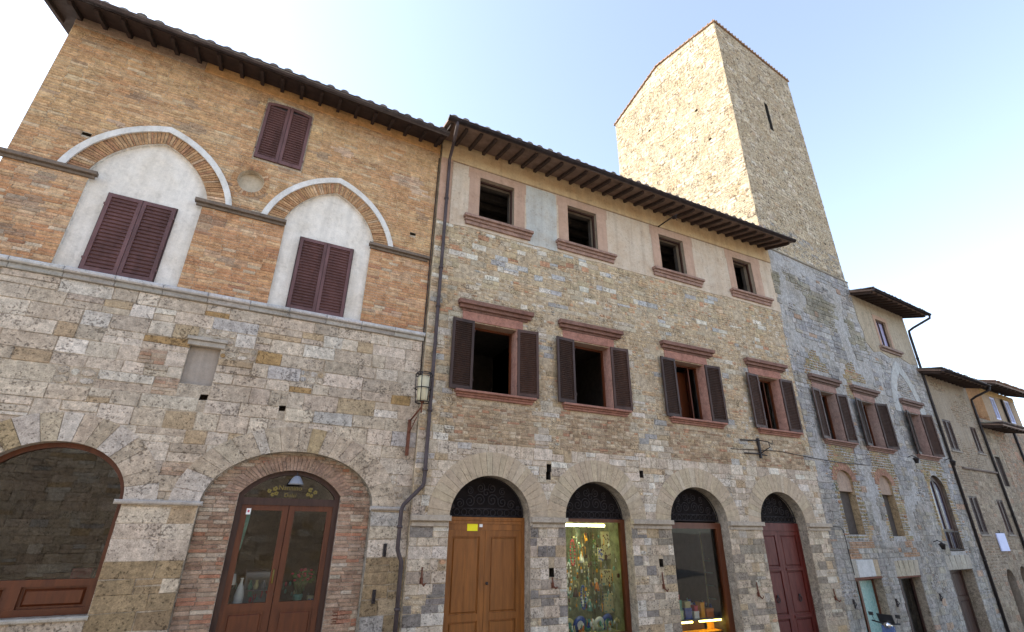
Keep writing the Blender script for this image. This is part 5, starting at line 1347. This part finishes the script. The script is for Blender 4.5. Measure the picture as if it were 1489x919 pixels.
for F, u, z, lb in ((FA, -.44, -.45, 'dark iron cramp high on the narrow pier beside the long downpipe'), (FA, -.55, -1.2, 'dark iron cramp low on the ochre block beside the long downpipe'), (FC, .35, -1.9, 'dark iron cramp left of the pale green door'), (FC, 2.7, -2.0, 'dark iron cramp between the two glazed doors'), (FC, 5.6, -2.0, 'dark iron cramp right of the second glazed door')):
    V = thing_at(F, u, 0, z, 'iron_cramp', lb, 'iron cramp', 'iron cramps let into the walls'); mb = MB(); mb.bevbox(-.03, .03, -.05, 0, -.11, .11, .012); mb.tube([(0, -.05, .05), (0, -.09, 0), (0, -.05, -.06)], .012, 6); mb.build('cramp', 'iron', V, zo=0)
# white patch tiles and brick repair are in the wall; cables
def cable(name, pts, r, lb):
    o = empty(name, pts[0], 0, lb, 'cable'); p0 = Vector(pts[0]); mb = MB(); mb.tube([Vector(p) - p0 for p in pts], r, 6); mb.build('wire', 'iron', o, zo=0)
cable('wall_cable', [w(FA, -.075, -.03, 8.9), w(FA, -.08, -.03, 6.5), w(FA, -.075, -.03, 3.95), w(FA, -.06, -.03, 2.9)], .012, 'thin grey cable running down the brick edge left of the long downpipe')
cable('wall_cable', [w(FB, 8.9, -.02, 2.05), w(FB, 10.9, -.02, 2.12), w(FB, 12.4, -.02, 2.02), w(FC, 1.4, -.03, 1.98), w(FC, 3.0, -.03, 2.02)], .010, 'thin dark cable crossing level below the rightmost window onto the grey wall')
cable('wall_cable', [w(FC, -.2, -.02, .10), w(FC, .55, -.02, .08), w(FC, .68, -.02, -.02), w(FC, .72, -.02, -1.2)], .012, 'thin cable bending down the grey wall right of the dark red door')
# little lamps on the grey house
for u, z, lb in ((6.29, 2.46, 'small dark wall lamp left of the third shuttered window of the grey house'), (9.46, 2.58, 'small dark wall lamp beside the downpipe at the end of the grey house'), (6.30, -.40, 'dark glass wall lantern beside the tall railed window')):
    V = thing_at(FC, u, 0, z, 'wall_lamp', lb, 'lamp'); mb = MB(); mb.tube([(0, 0, .05), (0, -.15, .10), (0, -.25, .04)], .015, 6); mb.build('arm', 'iron', V, zo=0); mb = MB(); mb.lathe((0, -.25, -.18), [(.05, 0), (.09, .14), (.11, .16), (.02, .22)], 10); mb.build('shade', 'iron', V, zo=0)
# weeds
for u, z, n_, lb in ((.72, 1.16, 14, 'tuft of green weed growing beside the first niche of the grey house'),):
    V = thing_at(FC, u, 0, z, 'wall_weed', lb, 'plant'); mb = MB(); rr = random.Random(2)
    for k in range(26):
        a = rr.uniform(0, 6.28); p = Vector((.08 * math.cos(a) * rr.random(), -.02 - .10 * rr.random(), -.10 + .22 * rr.random())); q = Vector((rr.uniform(-.04, .04), -.03, rr.uniform(.01, .06)))
        mb.add([p, p + q + Vector((.015, 0, 0)), p + q * 1.6, p + q - Vector((.015, 0, 0))], [(0, 1, 2, 3)])
    mb.build('foliage', 'green_leaf', V, zo=0)
# hanging sign of the brown house
V = thing_at(FD, 2.45, 0, -.05, 'hanging_sign', 'blank pale blue hanging sign between the lower windows of the brown house', 'sign')
mb = MB(); mb.bevbox(-.42, .42, -.06, -.02, -.66, 0, .006); mb.build('board', 'blue_white', V, zo=0); mb = MB(); mb.tube([(0, 0, .12), (0, -.04, .10), (0, -.04, 0)], .014, 6); mb.tube([(-.3, -.04, .02), (.3, -.04, .02)], .012, 6); mb.build('bracket', 'iron', V, zo=0)

# scooter parked at the foot of the grey house, only its top in the frame
gz = ground_z(14.9)
V = empty('parked_scooter', (14.95, 9.15, gz), R(8), 'blue-grey motor scooter parked before the pale green door, cut by the frame', 'scooter')
def wheel(cx):
    mb = MB(); mb.tube([(cx + .20 * math.cos(a), 0, .25 + .20 * math.sin(a)) for a in [2 * math.pi * k / 20 for k in range(20)]], .05, 8, closed=True); o = mb.build('wheel', 'rubber', V, zo=0)
    mb = MB(); mb.lathe((0, 0, -.04), [(.05, 0), (.15, .01), (.15, .07), (.05, .08)], 16); mb.v = [(x + cx, z, y + .25) for x, y, z in mb.v]; mb.build('rim', 'chrome', o, zo=0)
wheel(-.62); wheel(.62)
mb = MB(); mb.poly([(-.9, .45), (-.85, .72), (-.2, .74), (-.05, .38), (.30, .32), (.42, .95), (.50, .95), (.52, .30), (.35, .22), (-.1, .22), (-.35, .30), (-.45, .42)], -.14, .14); mb.build('body', 'scooter_blue', V, zo=0)
mb = MB(); mb.poly([(-.88, .74), (-.86, .80), (-.5, .82), (-.2, .80), (-.16, .75)], -.13, .13); mb.build('seat', 'black_plastic', V, zo=0)
mb = MB(); mb.tube([(.62, 0, .25), (.50, 0, .7), (.44, 0, 1.0)], .03, 8); mb.tube([(.40, -.33, 1.04), (.44, -.12, 1.0), (.44, .12, 1.0), (.40, .33, 1.04)], .018, 8); mb.build('handlebar', 'black_plastic', V, zo=0)
mb = MB(); mb.lathe((.47, 0, .93), [(.03, -.05), (.10, -.02), (.11, .06), (.06, .12)], 12); mb.build('headlight', 'chrome', V, zo=0)
mb = MB(); mb.poly([(.48, 1.0), (.50, 1.0), (.40, 1.22), (.38, 1.22)], -.18, .18); mb.build('windshield', 'black_plastic', V, zo=0)
for sy in (-1, 1):
    mb = MB(); mb.tube([(.41, sy * .26, 1.04), (.40, sy * .30, 1.16)], .007, 6); mb.obox((.39, sy * .31, 1.20), (.012, 0, 0), (0, .055, 0), (0, 0, .04)); mb.build('mirror', 'black_plastic', V, zo=0)

# wooden figurines and bags hung between the necklaces
for k, (u, z, m_, lb) in enumerate(((3.80, -1.45, 'cream_goods', 'cream cloth doll hanging low at the left of the craft window'), (4.25, -1.25, 'dark_wood', 'dark wooden doll hanging in the middle of the craft window'), (4.62, -1.55, 'teal_glaze', 'teal cloth doll hanging low in the craft window'), (4.45, -.55, 'white_ceramic', 'white doll hanging high in the craft window'), (4.85, -1.15, 'orange_glaze', 'orange doll hanging beside the jewellery boards'))):
    V = thing_at(FB, u, .95, z, 'hanging_doll', lb, 'doll', 'dolls hanging in the craft shop window')
    mb = MB(); mb.lathe((0, 0, -.24), [(.07, 0), (.05, .10), (.025, .17), (.02, .18)], 10); mb.build('dress', m_, V, zo=0)
    mb = MB(); mb.lathe((0, 0, -.07), [(.012, 0), (.03, .02), (.034, .045), (.02, .07)], 10); mb.build('head', 'cream_goods', V, zo=0)
    mb = MB(); mb.tube([(0, 0, 0), (0, 0, 1.0 - z - .1)], .002, 4); mb.build('cord', 'dark_wood', V, zo=0)
V = thing_at(FB, 7.25, -.90, 8.62, 'metal_rod', 'short dark rod with a hanging hook under the eave of the plastered attic', 'rod')
mb = MB(); mb.tube([(0, .88, .28), (-.05, .35, .22), (-.12, -.05, .12)], .022, 8); mb.tube([(-.10, 0, .12), (-.12, .02, .02), (-.05, .03, -.02)], .010, 6); mb.build('rod', 'iron', V, zo=0)

# unresolvable clutter of small trinkets in the two lit shop windows
def clutter(name, F, u0, u1, z0, z1, y0, y1, n, seed, size, lb, mats):
    rr = random.Random(seed); mb = MB()
    for k in range(n):
        u, z, y = rr.uniform(u0, u1), rr.uniform(z0, z1), rr.uniform(y0, y1); m_ = rr.randrange(len(mats)); a = rr.uniform(*size); t = rr.random()
        if t < .45: mb.lathe((u, y, z), [(a * .2, -a), (a * .6, -a * .4), (a * .5, a * .5), (a * .15, a)], 7, m_)
        elif t < .75: mb.obox((u, y, z), (a * .7, 0, 0), (0, a * .15, 0), (0, 0, a * rr.uniform(.6, 1.4)), m_)
        else: mb.tube([(u, y, z + a * 2), (u + a * .3, y, z), (u, y, z - a * 2)], a * .22, 5, m_)
        if name == 'trinkets': mb.tube([(u, y, z + a * .8), (u, y, min(.05, z + rr.uniform(.1, .5)))], .002, 3, m_)
    o = mb.build(name, mats, zo=0); o.location = w(F, 0, 0, 0); o.rotation_euler = (0, 0, F[2])
    return tag(o, lb, name, kind='stuff')
clutter('trinkets', FB, 3.52, 5.45, -1.75, -.12, .62, 1.35, 260, 5, (.018, .05), 'dense mass of tiny trinkets hanging all over the craft shop window', ['cream_goods', 'pale_pane', 'rust', 'teal_glaze', 'white_ceramic', 'dark_wood', 'yellow_panel'])
clutter('small_goods', FB, 3.6, 5.4, -2.17, -1.98, .60, 1.0, 70, 6, (.03, .06), 'crowd of small glazed pieces along the foot of the craft window', ['pale_pane', 'teal_glaze', 'white_ceramic', 'cream_goods', 'orange_glaze'])
clutter('souvenirs', FB, 6.95, 8.75, -2.06, -1.82, .95, 1.25, 90, 7, (.03, .08), 'jumble of little souvenirs behind the boxes in the gift shop', ['cream_goods', 'teal_glaze', 'white_ceramic', 'rust', 'yellow_panel', 'blue_glaze', 'pink_flower'])
clutter('ornaments', FA, -2.85, -1.5, -1.32, -1.05, 1.0, 1.3, 45, 8, (.02, .05), 'dim jumble of small ornaments at the back of the glazed door', ['cream_goods', 'teal_glaze', 'pink_flower', 'grey_cabinet'])
